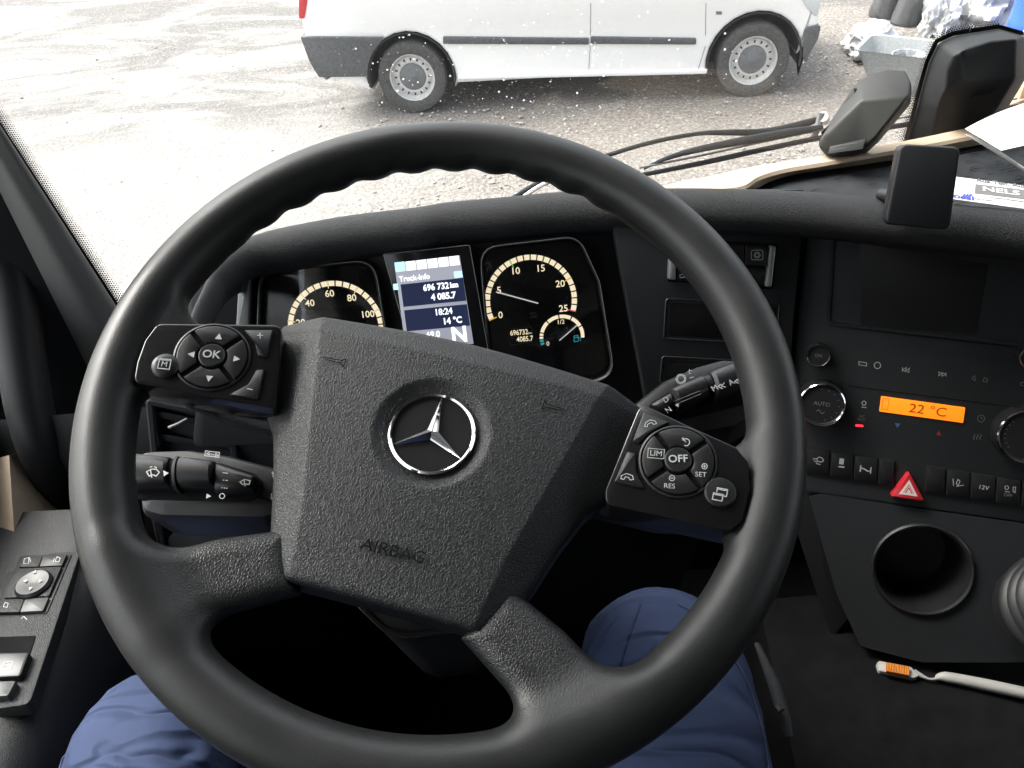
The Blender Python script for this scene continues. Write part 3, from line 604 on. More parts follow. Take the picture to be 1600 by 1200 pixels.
def build_clutter():
    # black pipes standing behind the rubble, leaning to the right
    names = ['leftmost of the black plastic pipes standing behind the white sacks', 'second black plastic pipe from the left behind the white sacks', 'third black plastic pipe from the left, partly behind white film', 'rightmost black plastic pipe behind the big white film heap']
    for i, (px, py) in enumerate([(1378, 27), (1413, 38), (1447, 36), (1480, 30)]):
        g = ax(px, py, z=GROUND); b = V(g[0], g[1], GROUND); top = b + V(0.30, 0.10, 1.5)
        t = thing('plastic_pipe', names[i], 'pipe', b, 'black pipes standing in the yard')
        tube('pipe_wall', [b, b + (top - b) * 0.3, b + (top - b) * 0.6, top], [0.155, 0.15, 0.15, 0.15], M['pipe'], t, n=28)
        for k in (0.04, 0.93): tube('pipe_collar', [b + (top - b) * (k - 0.03), b + (top - b) * k, b + (top - b) * (k + 0.03)], [0.158, 0.160, 0.158], M['pipe'], t, n=28)
    sheet_bag('plastic_sack', (1358, 84), 0.33, 0.24, 0.19, 1.3, 'crumpled white plastic sack lying left of the grey wheelbarrow tub', 'sack', M['film'])
    sheet_bag('plastic_film', (1527, 44), 0.42, 0.36, 0.42, 2.7, 'large heap of white plastic film behind the bucket', 'plastic film', M['film'], 0.55)
    sheet_bag('plastic_bag', (1462, 52), 0.20, 0.16, 0.24, 4.4, 'small white plastic bag between the pipes and the tub', 'bag', M['film'], 0.5)
    # wheelbarrow tub with handles, seen past the toll box
    g = ax(1424, 74, z=GROUND + 0.36); t = thing('mortar_tub', 'pale grey mortar tub standing on the gravel beyond the toll box', 'tub', (g[0], g[1], GROUND))
    B = Pl((g[0], g[1], GROUND), (0, 0, 1), (math.cos(R(-38)), math.sin(R(-38)), 0)); lo = rnd([(-0.24, -0.15), (0.26, -0.15), (0.26, 0.15), (-0.24, 0.15)], 0.06); hi = rnd([(-0.42, -0.26), (0.36, -0.26), (0.36, 0.26), (-0.42, 0.26)], 0.09)
    n = len(lo); vs = []; fs = []
    for ring, h in ((lo, 0.0), (hi, 0.36), ([(u * 1.05, v * 1.05) for u, v in hi], 0.365), ([(u * 0.97, v * 0.97) for u, v in hi], 0.358), ([(u * 0.98, v * 0.98) for u, v in lo], 0.02)): vs += [B.w(u, v, h) for u, v in ring]
    for k in range(4):
        for i in range(n): fs.append((k * n + i, k * n + (i + 1) % n, (k + 1) * n + (i + 1) % n, (k + 1) * n + i))
    fs += [tuple(range(n))[::-1], tuple(4 * n + i for i in range(n))]
    mk('tub_wall', vs, fs, M['tub'], t, smooth='auto')
    a0, b0 = ax(1384, 90, z=GROUND + 0.03), ax(1412, 112, z=GROUND + 0.04)
    o = tube('wooden_stick', [a0, a0 * 0.5 + b0 * 0.5 + V(0, 0, 0.01), b0], [0.03, 0.035, 0.032], M['handle'], None, n=8, origin=a0); tag(o, 'short brown wooden stick lying between the sack and the tub', 'stick')
    b = V(*B.w(0.0, -0.03, 0.021)); t = thing('paint_bucket', 'dirty grey bucket standing in the wheelbarrow tub', 'bucket', b); K = Pl(b, (0, 0, 1), (1, 0, 0))
    lathe('bucket_wall', K, (0, 0), [(0.0, 0.0), (0.115, 0.0), (0.14, 0.27), (0.147, 0.275), (0.147, 0.29), (0.135, 0.29), (0.128, 0.26), (0.11, 0.02), (0.0, 0.02)], M['bucket'], t, n=32)
    tube('bail', cr([K.w(0.145 * math.cos(a), 0.145 * math.sin(a), 0.27 - 0.1 * math.sin(a) ** 1) for a in np.linspace(0, math.pi, 7)], 4), 0.004, M['steel'], t, n=6)
    g = ax(1612, 88, z=GROUND); b = V(g[0], g[1], GROUND); t = thing('blue_barrel', 'blue plastic barrel with pale rope at the right edge of the yard', 'barrel', b); K = Pl(b, (0, 0, 1), (1, 0, 0))
    lathe('barrel_wall', K, (0, 0), [(0.0, 0), (0.27, 0), (0.29, 0.03), (0.30, 0.28), (0.308, 0.31), (0.30, 0.34), (0.30, 0.60), (0.308, 0.63), (0.30, 0.66), (0.285, 0.88), (0.27, 0.90), (0.0, 0.90)], M['bluebar'], t, n=40)
    tube('rope', cr([K.w(0.30 * math.cos(a) * 1.04, 0.30 * math.sin(a) * 1.04, 0.72 + 0.05 * math.sin(3 * a)) for a in np.linspace(R(150), R(330), 9)], 4), 0.012, M['rope'], t, n=8)
    tube('hose', cr([K.w(-0.33, -0.12, 0.02), K.w(-0.36, -0.22, 0.25), K.w(-0.24, -0.28, 0.38), K.w(-0.05, -0.34, 0.34), K.w(0.10, -0.36, 0.05)], 6), 0.022, M['rope'], t, n=8)
    # pallet
    g = ax(1640, 160, z=GROUND); b = V(g[0], g[1], GROUND); t = thing('wooden_pallet', 'weathered wooden pallet at the right edge behind the camera housing', 'pallet', b); K = Pl(b, (0, 0, 1), (math.cos(R(28)), math.sin(R(28)), 0))
    for i, u in enumerate((-0.5, 0.0, 0.5)): plate('bearer', K, None, 0.0, 0.095, M['wood'], t, uv=[(u - 0.05, -0.4), (u + 0.05, -0.4), (u + 0.05, 0.4), (u - 0.05, 0.4)], b=0.004)
    for i in range(6):
        v = -0.34 + i * 0.136; plate('board', K, None, 0.097, 0.119, M['wood'], t, uv=[(-0.6, v - 0.045), (0.6, v - 0.045), (0.6, v + 0.045), (-0.6, v + 0.045)], b=0.003)
    t2 = plate('timber_offcut', K, None, 0.121, 0.22, M['wood'], None, uv=[(-0.42, 0.05), (-0.12, 0.0), (-0.10, 0.12), (-0.40, 0.17)], b=0.006, origin=K.w(-0.26, 0.08, 0.121)); tag(t2, 'short timber offcut lying on the pallet', 'timber')
build_clutter()

# ------------------------------------------------------------------ surfaces of the cab
DASH = facing(ray(680, 460) * 0.80, 25, 0)                      # instrument panel
CON = facing(DASH.at(1255, 450), 28, -20)                       # centre console, turned to the driver
WH = Pl((-0.04311916, 0.36357086, -0.3153943), (0.05606189, -0.42286925, 0.9044549), (0.94424457, -0.271908, -0.18565621))   # wheel, turned 26 degrees
LOW = facing(CON.at(1430, 792), 34, -20)                        # lower console face
PADZ = -0.355
def glass_y(x, z): return 0.875 - 0.105 * ((x - 0.7) / 1.155) ** 2 - 0.195 * (z + 0.375)
PIL = lambda px, py, x: ax(px, py, x=x)

def build_shell():
    S = M['cloth']
    box('cab_roof', (-0.75, -1.35, 0.62), (2.10, 0.72, 0.70), S, kind='structure', label='cab roof lining')
    box('cab_rear_wall', (-0.75, -1.43, -1.3), (2.10, -1.35, 0.70), S, kind='structure', label='cab rear wall')
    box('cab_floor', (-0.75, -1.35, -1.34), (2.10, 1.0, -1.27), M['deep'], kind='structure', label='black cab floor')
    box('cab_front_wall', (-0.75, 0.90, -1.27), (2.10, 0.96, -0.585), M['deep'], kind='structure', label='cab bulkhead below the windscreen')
    box('cab_side_wall', (2.02, -1.35, -1.27), (2.10, 0.93, -0.40), S, kind='structure', label='passenger side wall below the window')
    box('cab_side_wall', (2.02, -1.35, -0.398), (2.10, -0.45, 0.617), S, kind='structure', label='passenger side wall behind the window')
    box('cab_header', (-0.75, 0.60, 0.40), (2.10, 0.70, 0.617), S, kind='structure', label='roof header above the windscreen')
    # windscreen
    t = thing('windscreen', 'large curved windscreen with a dotted black border and dried specks', 'windscreen', (0.7, 0.87, -0.42))
    xs = np.linspace(-0.53, 1.95, 30); zs = np.linspace(-0.60, 0.62, 14)
    grid('glass_pane', [[V(x, glass_y(x, z), z) for x in xs] for z in zs], M['screen_glass'], t)
    # black border and its dots beside the pillar
    A0, A1 = np.array([-133.0, -10]), np.array([250.0, 580])
    def gl(px, py, off=0.004):
        d = ray(px, py); tt = 0.8
        for _ in range(30): p = d * tt; tt *= 1 + 0.7 * (glass_y(p[0], p[2]) - off - p[1]) / max(p[1], 0.1)
        return d * tt
    nrm = np.array([0.839, -0.545])
    rows = []
    for k in np.linspace(0, 1, 24):
        p = A0 + (A1 - A0) * k; rows.append([gl(*(p - nrm * 30)), gl(*(p + nrm * 3))])
    grid('black_border', rows, M['frit'], t)
    vs, fs = [], []
    def dot(px, py, r_):
        c = gl(px, py); n0 = len(vs)
        for a in range(6): vs.append(gl(px + r_ * math.cos(a * math.pi / 3), py + r_ * math.sin(a * math.pi / 3)))
        fs.append(tuple(range(n0, n0 + 6)))
    L = np.linalg.norm(A1 - A0); u = (A1 - A0) / L
    for j, (o, r_) in enumerate(((4.6, 1.9), (7.8, 1.65), (11.0, 1.4), (14.2, 1.1), (17.4, 0.8))):
        s = (j % 2) * 1.9
        while s < L:
            p = A0 + u * s + nrm * o
            if -10 < p[0] and p[1] < 500 and p[1] > -5: dot(p[0], p[1], r_)
            s += 3.8
    edge = [(1410, 232), (1422, 190), (1437, 140), (1452, 92), (1464, 66), (1482, 54), (1515, 46), (1560, 41)]
    E_ = cr([np.array(p, float) for p in edge], 40)
    acc = 0; last = E_[0]
    for i in range(1, len(E_)):
        acc += np.linalg.norm(E_[i] - last); last = E_[i]
        if acc >= 3.6:
            acc = 0; tn = unit(E_[i] - E_[i - 1]); nn = np.array([tn[1], -tn[0]])
            for j, (o, r_) in enumerate(((1.0, 1.9), (4.0, 1.5), (7.0, 1.1), (9.6, 0.8))): dot(*(E_[i] - nn * -o + tn * (j % 2) * 1.8 - nn * 2 * o * (1 if nn[0] > 0 else 0) * 1), r_) if False else dot(*(E_[i] + (-nn if nn[0] > 0 else nn) * o * (1 if True else 1) + tn * (j % 2) * 1.8), r_)
    mk('border_dots', vs, fs, M['frit'], t, kind='stuff')
    # dried specks on the glass
    rg = np.random.default_rng(8); vs2, fs2 = [], []
    for i in range(380):
        if rg.random() < 0.8: px, py = rg.normal(820, 190), rg.normal(105, 52)
        else: px, py = rg.uniform(450, 1350), rg.uniform(0, 260)
        if not (430 < px < 1500 and -20 < py < 300): continue
        c = gl(px, py, 0.002); r_ = 0.0004 + 0.0010 * rg.random() ** 3; n0 = len(vs2); st = rg.uniform(0.6, 1.0)
        for a in range(7):
            q = a * math.tau / 7; vs2.append(c + V(r_ * math.cos(q), 0, r_ * st * math.sin(q)) * (0.8 + 0.4 * rg.random()))
        fs2.append(tuple(range(n0, n0 + 7)))
    mk('dried_specks', vs2, fs2, M['speck'], t, kind='stuff')
    # left windscreen pillar
    t = thing('windscreen_pillar', 'grey grained trim of the left windscreen pillar', 'pillar trim', (-0.47, 0.76, -0.5))
    def line(p, q, x0, x1, zt=0.62, zb=-0.62):
        a, b = PIL(*p, x0), PIL(*q, x1); d = (b - a) / (b[2] - a[2]); return [a + d * (z - a[2]) for z in np.linspace(zb, zt, 16)]
    A = line((0, 196), (178, 474), -0.455, -0.455); A_ = [p + V(-0.022, 0.03, 0) for p in A]
    Bm = line((0, 236), (110, 426), -0.462, -0.462); Cc = line((0, 262), (100, 432), -0.474, -0.474); D_ = line((0, 300), (75, 450), -0.500, -0.500)
    E2 = [p + V(-0.10, -0.035, 0) for p in D_]; F2 = [p + V(-0.06, 0.10, 0) for p in E2]
    cols = [A_, A, [a * 0.45 + b * 0.55 + V(0.003, -0.004, 0.0) for a, b in zip(A, Cc)], Cc, D_]
    grid('trim_panel', [cr([c[i] for c in cols], 5) for i in range(16)], M['pillar'], t)
    grid('frame_panel', [cr([c[i] for c in ([p + V(0.001, 0.002, 0) for p in D_], E2, F2)], 5) for i in range(16)], M['fascia'], t)
build_shell()

def build_door():
    t = thing('driver_door', 'dark driver door with armrest, grab handle and switch panel', 'door', (-0.56, 0.2, -0.9))
    # lower door skin and window frame
    box('door_panel', (-0.74, -0.95, -1.27), (-0.66, 0.86, -0.50), M['fascia'], t, b=0.01)
    box('window_frame', (-0.74, -0.95, 0.42), (-0.66, 0.72, 0.62), M['fascia'], t, b=0.01)
    box('window_frame', (-0.74, -0.95, -0.497), (-0.66, -0.55, 0.417), M['fascia'], t, b=0.01)
    mk('side_window', [(-0.70, -0.55, -0.50), (-0.70, 0.74, -0.50), (-0.70, 0.70, 0.42), (-0.70, -0.55, 0.42)], [(0, 1, 2, 3)], M['side_glass'], t)
    mk('window_seal', [(-0.66, -0.95, -0.50), (-0.66, 0.84, -0.50), (-0.585, 0.80, -0.53), (-0.585, -0.95, -0.53), (-0.585, 0.78, -0.62), (-0.585, -0.95, -0.62)], [(0, 1, 2, 3), (3, 2, 4, 5)], M['fascia'], t)
    # armrest: flat top, rounded inner edge falling into shadow
    prof = [(-0.64, -0.612), (-0.56, -0.615), (-0.50, -0.618), (-0.468, -0.622), (-0.448, -0.636), (-0.436, -0.665), (-0.432, -0.72), (-0.44, -0.84)]
    ys = [0.592, 0.588, 0.575, 0.50, 0.40, 0.30, 0.15, 0.0, -0.2, -0.5]
    rows = []
    for y in ys:
        dz = -0.02 if y > 0.59 else 0; dx = 0.012 * max(0, (0.42 - y) / 0.3)
        rows.append([p for p in cr([V(x + (dx if i > 2 else 0), y, z + dz - 0.03 * max(0, (0.35 - y)) ) for i, (x, z) in enumerate(prof)], 4)])
    grid('armrest', rows, M['midgrey'], t)
    mk('armrest_front', [p for p in rows[0]] + [V(p[0], p[1] + 0.004, -1.0) for p in rows[0]], [(i, i + 1, len(rows[0]) + i + 1, len(rows[0]) + i) for i in range(len(rows[0]) - 1)], M['midgrey'], t, smooth=True)
    # beige panel in front of the armrest
    a, b, c, d = PIL(14, 711, -0.56), PIL(66, 709, -0.56), PIL(125, 800, -0.55), PIL(20, 800, -0.55)
    rows = [[a + (b - a) * k + V(0.01 * k, 0, 0) for k in np.linspace(0, 1.6, 8)], [d + (c - d) * k + V(0.01 * k, 0, 0) for k in np.linspace(0, 1.6, 8)]]
    rows = [[p * (1 - s) + q * s for p, q in zip(*rows)] for s in np.linspace(0, 1.4, 6)]
    grid('beige_panel', rows, M['beige'], t, thick=V(-0.02, 0, -0.005))
    # grab handle
    pts = [PIL(-40, 260, -0.53), PIL(-6, 360, -0.535), PIL(18, 440, -0.535), PIL(30, 530, -0.535), PIL(45, 630, -0.535), PIL(66, 710, -0.535), PIL(100, 775, -0.545), PIL(125, 800, -0.56)]
    tube('grab_handle', cr(pts, 8), [0.024, 0.024, 0.024, 0.024, 0.024, 0.022, 0.020, 0.018], M['black'], t, n=20)
    # switch panel
    K = Pl((-0.50, 0.45, -0.6185), (0.02, 0.06, 1), (1, 0, 0))
    pan = plate('switch_panel', K, [(26, 864), (126, 861), (46, 1100), (-10, 1108), (-60, 1060), (-40, 990)], -0.01, 0.005, M['midgrey'], t, r=0.006, b=0.002)
    H = 0.0052
    plate('well', K, [(32, 868), (112, 866), (73, 958), (-6, 958)], H, H + 0.0008, M['black'], pan, r=0.002, b=0.0003)
    plate('mirror_key', K, [(37, 870), (66, 868), (60, 885), (29, 886)], H, H + 0.004, M['midgrey'], pan, r=0.001)
    plate('mirror_key', K, [(67, 868), (104, 866), (97, 883), (61, 885)], H, H + 0.004, M['grey'], pan, r=0.001)
    plate('mirror_plate', K, [(27, 888), (96, 885), (76, 931), (5, 934)], H, H + 0.004, M['midgrey'], pan, r=0.001)
    plate('mirror_key', K, [(1, 936), (38, 935), (30, 956), (-10, 957)], H, H + 0.004, M['midgrey'], pan, r=0.001)
    plate('mirror_key', K, [(39, 935), (76, 933), (67, 954), (31, 956)], H, H + 0.004, M['light_key'], pan, r=0.001)
    cu = K.uv(50, 909, H + 0.009); kn = lathe('mirror_knob', K, cu, [(0.0172, H + 0.002), (0.0172, H + 0.006), (0.0150, H + 0.0085), (0.0145, H + 0.0085), (0.008, H + 0.0078), (0, H + 0.0074)], M['satin'], pan, n=36)
    for dx, dy, a in ((3, -14, 90), (12, 0, 0), (-12, 0, 180), (-4, 12, 270)):
        c = K.uv(51 + dx, 907 + dy, H + 0.0095); fill('arrow', K, [[(c[0] + 0.0022 * math.cos(R(a + k)), c[1] + 0.0022 * math.sin(R(a + k))) for k in (0, 130, 230)]], M['print'], pan, H + 0.0092, px=False)
    strokes('mirror_icon', K, [[(37, 881), (38, 873), (45, 871), (45, 880), (37, 881)], [(46, 871), (48, 878)]], 0.0006, M['print'], pan, H + 0.0043)
    strokes('mirror_icon', K, [[(86, 877), (89, 870), (94, 872), (92, 878), (86, 877)], [(85, 872), (83, 878)]], 0.0006, M['print'], pan, H + 0.0043)
    strokes('mirror_icon', K, [[(5, 948), (8, 941), (13, 943), (11, 949), (5, 948)]], 0.0006, M['print'], pan, H + 0.0043)
    strokes('fold_mark', K, [[(33, 967), (37, 963), (42, 968)]], 0.0006, M['print'], pan, H + 0.0006)
    plate('recess', K, [(-30, 996), (56, 993), (34, 1060), (-40, 1066)], H - 0.0005, H + 0.0006, M['deep'], pan, r=0.002, b=0.0002)
    plate('window_switch', K, [(-20, 1019), (46, 1018), (32, 1056), (-40, 1060)], H, H + 0.008, M['satin'], pan, r=0.003, b=0.002)
    plate('window_switch', K, [(-30, 1064), (25, 1063), (12, 1087), (-30, 1090)], H, H + 0.008, M['light_key'], pan, r=0.002, b=0.0015)
    strokes('window_icon', K, [[(3, 1046), (7, 1037), (11, 1034), (20, 1034), (17, 1046), (3, 1046)], [(6, 1041), (18, 1040)]], 0.0006, M['print'], pan, H + 0.0083)
build_door()

# ------------------------------------------------------------------ dashboard
PADPX = [(322, 450), (338, 418), (362, 392), (400, 372), (475, 355), (550, 342), (650, 330), (700, 322), (787, 314), (890, 305), (1060, 300), (1250, 305), (1400, 318), (1590, 335), (1760, 352)]
def build_dash():
    t = thing('dashboard', 'black wraparound dashboard with grained upper roll and beige top shelf', 'dashboard', (0.1, 0.72, -0.6))
    ridge = [ax(x, y, z=PADZ) for x, y in PADPX]
    ridge = [V(-0.262, 0.50, PADZ - 0.02), V(-0.266, 0.548, PADZ - 0.006)] + ridge[:]
    r_ = ridge[-1]; ridge += [V(0.75, 0.50, PADZ), V(1.1, 0.47, PADZ), V(1.6, 0.55, PADZ), V(2.0, 0.7, PADZ)]
    path = cr(ridge, 8)
    prof = [(-0.032, -0.070), (-0.029, -0.030), (-0.020, -0.009), (-0.009, -0.0006), (0.004, -0.003), (0.013, -0.011), (0.017, -0.022), (0.014, -0.034), (0.004, -0.043), (-0.012, -0.047), (-0.03, -0.048)]
    rows = []
    for i, p in enumerate(path):
        tn = unit((path[min(i + 1, len(path) - 1)] - path[max(i - 1, 0)]) * V(1, 1, 0)); nn = np.cross([0, 0, 1.0], tn) * -1     # towards the driver
        sc_ = 0.30 + 0.70 * min(1, max(0, (i - 22) / 22)); rows.append([p + nn * a * sc_ + V(0, 0, b * (0.5 + 0.5 * sc_)) for a, b in cr([V(a, b) for a, b in prof], 3)])
    grid('dash_roll', rows, M['dashpad'], t)
    # beige shelf behind the roll, its tray and the far wall of the tray
    far = [V(0.02, 0.736, -0.394), V(0.09, 0.738, -0.384)] + [ax(x, y, z=-0.375) for x, y in ((1040, 292), (1110, 277), (1160, 267), (1215, 258), (1290, 247), (1420, 223), (1590, 189))] + [V(0.80, 0.86, -0.375), V(1.2, 0.85, -0.375), V(1.95, 0.75, -0.375)]
    rim_t = [V(0.02, 0.722, -0.396), V(0.09, 0.724, -0.386)] + [ax(x, y, z=-0.370) for x, y in ((1090, 300), (1158, 291), (1185, 276), (1225, 264), (1290, 253), (1420, 231), (1590, 200))] + [V(0.80, 0.83, -0.370), V(1.2, 0.82, -0.370), V(1.95, 0.72, -0.370)]
    rim_b = [p + V(0.004, -0.010, -0.016) for p in rim_t]
    rim_b = [V(0.02, 0.716, -0.400), V(0.09, 0.716, -0.396)] + [ax(x, y, z=-0.385) for x, y in ((1120, 307), (1175, 298), (1205, 284), (1245, 273), (1300, 265), (1420, 247), (1590, 219))] + [V(0.80, 0.81, -0.385), V(1.2, 0.80, -0.385), V(1.95, 0.70, -0.385)]
    f_, a_, b_ = cr(far, 6), cr(rim_t, 6), cr(rim_b, 6)
    lowf = [p + V(0, 0.012, -0.10) for p in f_]; edge = [p * 0.85 + q * 0.15 + V(0, 0, 0.004) for p, q in zip(f_, a_)]
    grid('beige_shelf', [lowf, [p + V(0, 0.004, -0.012) for p in f_], f_, edge, a_, [p + V(0, -0.003, -0.003) for p in a_], b_], M['beige'], t)
    lines = [b_, [p + V(0, -0.004, -0.001) for p in b_]]
    grid('tray_edge', [[p + V(0, 0.002, 0.001) for p in b_], [p + V(0, -0.012, 0.0012) for p in b_]], M['deep'], t)
    rx = [p[0] for p in path if p[0] > -0.23]; ry = [p[1] for p in path if p[0] > -0.23]
    near = [V(p[0], min(np.interp(p[0], rx, ry) + 0.03, p[1] - 0.001), -0.386) for p in b_]
    matp = grid('tray_mat', [[p * (1 - s) + q * s + V(0, -0.012 * (1 - s), 0) for p, q in zip(b_, near)] for s in np.linspace(0, 1, 6)], M['mat_'], t)
    TM = Pl((0.4, 0.7, -0.3845), (0, 0, 1), (1, 0, 0)); ls = []
    rg = random.Random(5)
    for i in range(120):
        x, y = rg.uniform(1180, 1600), rg.uniform(230, 330)
        if TM.at(x, y)[1] > ax(x, y, z=-0.3845)[1] + 1: continue
        a = rg.choice((-18, -12, 150)); l = rg.uniform(4, 11); u, v = TM.uv(x, y)
        yy = np.interp(TM.w(u, v)[0], [p[0] for p in b_], [p[1] for p in b_])
        if TM.w(u, v)[1] > yy - 0.02: continue
        L = l / 1400; ls.append([(u, v), (u + L, v + L * 0.35), (u + 2 * L, v + L * 0.3)])
    strokes('mat_ribs', TM, ls, 0.0011, M['deep'], matp, 0.0016, px=False)['kind'] = 'stuff'
    # instrument recess floor, walls
    plate('instrument_recess', DASH, [(326, 440), (420, 396), (700, 346), (1000, 330), (1020, 660), (300, 700)], -0.05, -0.006, M['black'], t, r=0.01)
    plate('fascia_panel', DASH, [(948, 300), (1257, 296), (1256, 345), (1240, 500), (1232, 640), (1100, 660), (1012, 640), (985, 500)], -0.05, 0.012, M['fascia'], t, r=0.004, b=0.0012)
    plate('seam_filler', DASH, [(1215, 330), (1310, 335), (1300, 660), (1200, 660)], -0.09, -0.02, M['deep'], t)
    # left end of the dashboard with the lighting panel
    plate('light_panel', DASH, [(312, 432), (372, 412), (372, 520), (300, 540), (296, 470)], -0.03, -0.002, M['black'], t, r=0.012, b=0.003)
    strokes('fog_lamp_icon', DASH, [circ(336, 457, 3.2, 12), [(331, 454), (327, 453)], [(331, 457), (326, 457)], [(331, 460), (327, 461)]], 0.0007, M['dimprint'], t, -0.0012)
    plate('side_trim', DASH, [(372, 436), (384, 426), (394, 425), (390, 445), (388, 520), (367, 520)], -0.01, 0.010, M['light_trim'], t, r=0.004, b=0.003)
    # lower dashboard falling away into the footwell
    pts = [DASH.w(-0.45, -0.14, -0.02), DASH.w(0.26, -0.17, -0.02)]
    rows = []
    for (dv, dy, dz) in ((0.0, 0, 0), (-0.05, 0.0, 0), (-0.12, 0.03, -0.02), (-0.2, 0.10, -0.10), (-0.22, 0.2, -0.35), (-0.22, 0.25, -0.6)):
        rows.append([DASH.w(u, -0.10 + dv, -0.025) + V(0, dy, dz) for u in np.linspace(-0.55, 0.33, 10)])
    grid('knee_panel', rows, M['fascia'], t)
    # passenger side of the dashboard below the roll
    pr = [p for p in path if p[0] > 0.56]
    grid('passenger_fascia', [[p + V(0, 0.012 + d, -0.042 - z) for p in pr] for d, z in ((0, 0), (0.0, 0.10), (0.02, 0.20), (0.10, 0.30), (0.22, 0.36), (0.24, 0.60), (0.24, 0.87))], M['fascia'], t)
    # slots right of the wheel
    for q in ([(1040, 466), (1220, 474), (1214, 540), (1036, 530)], [(1034, 556), (1214, 566), (1208, 612), (1030, 600)]):
        frame('slot_rim', DASH, q, 0.0016, 0.010, 0.0136, M['satin'], t, r=0.004)
        plate('slot', DASH, [(q[0][0] + 8, q[0][1] + 7), (q[1][0] - 6, q[1][1] + 6), (q[2][0] - 6, q[2][1] - 6), (q[3][0] + 8, q[3][1] - 6)], 0.009, 0.0125, M['deep'], t, r=0.003, b=0.0002)
    # steering column shroud under the hub
    f = thing('steering_column', 'dark steering column shroud behind the wheel hub', 'steering column', WH.w(0, -0.03, -0.3))
    q = rnd([WH.uv(x, y, -0.075) for x, y in ((470, 560), (860, 640), (840, 800), (800, 930), (742, 984), (632, 997), (598, 985), (552, 940), (470, 820))], 0.02)
    v, fc = prism(WH, q, -0.40, -0.075, 0.004); mk('shroud', v, fc, M['black'], f, smooth='auto')
    frame('shroud_lip', WH, None, 0.0035, -0.082, -0.0735, M['satin'], f, uv=inset(q, -0.0006))
build_dash()

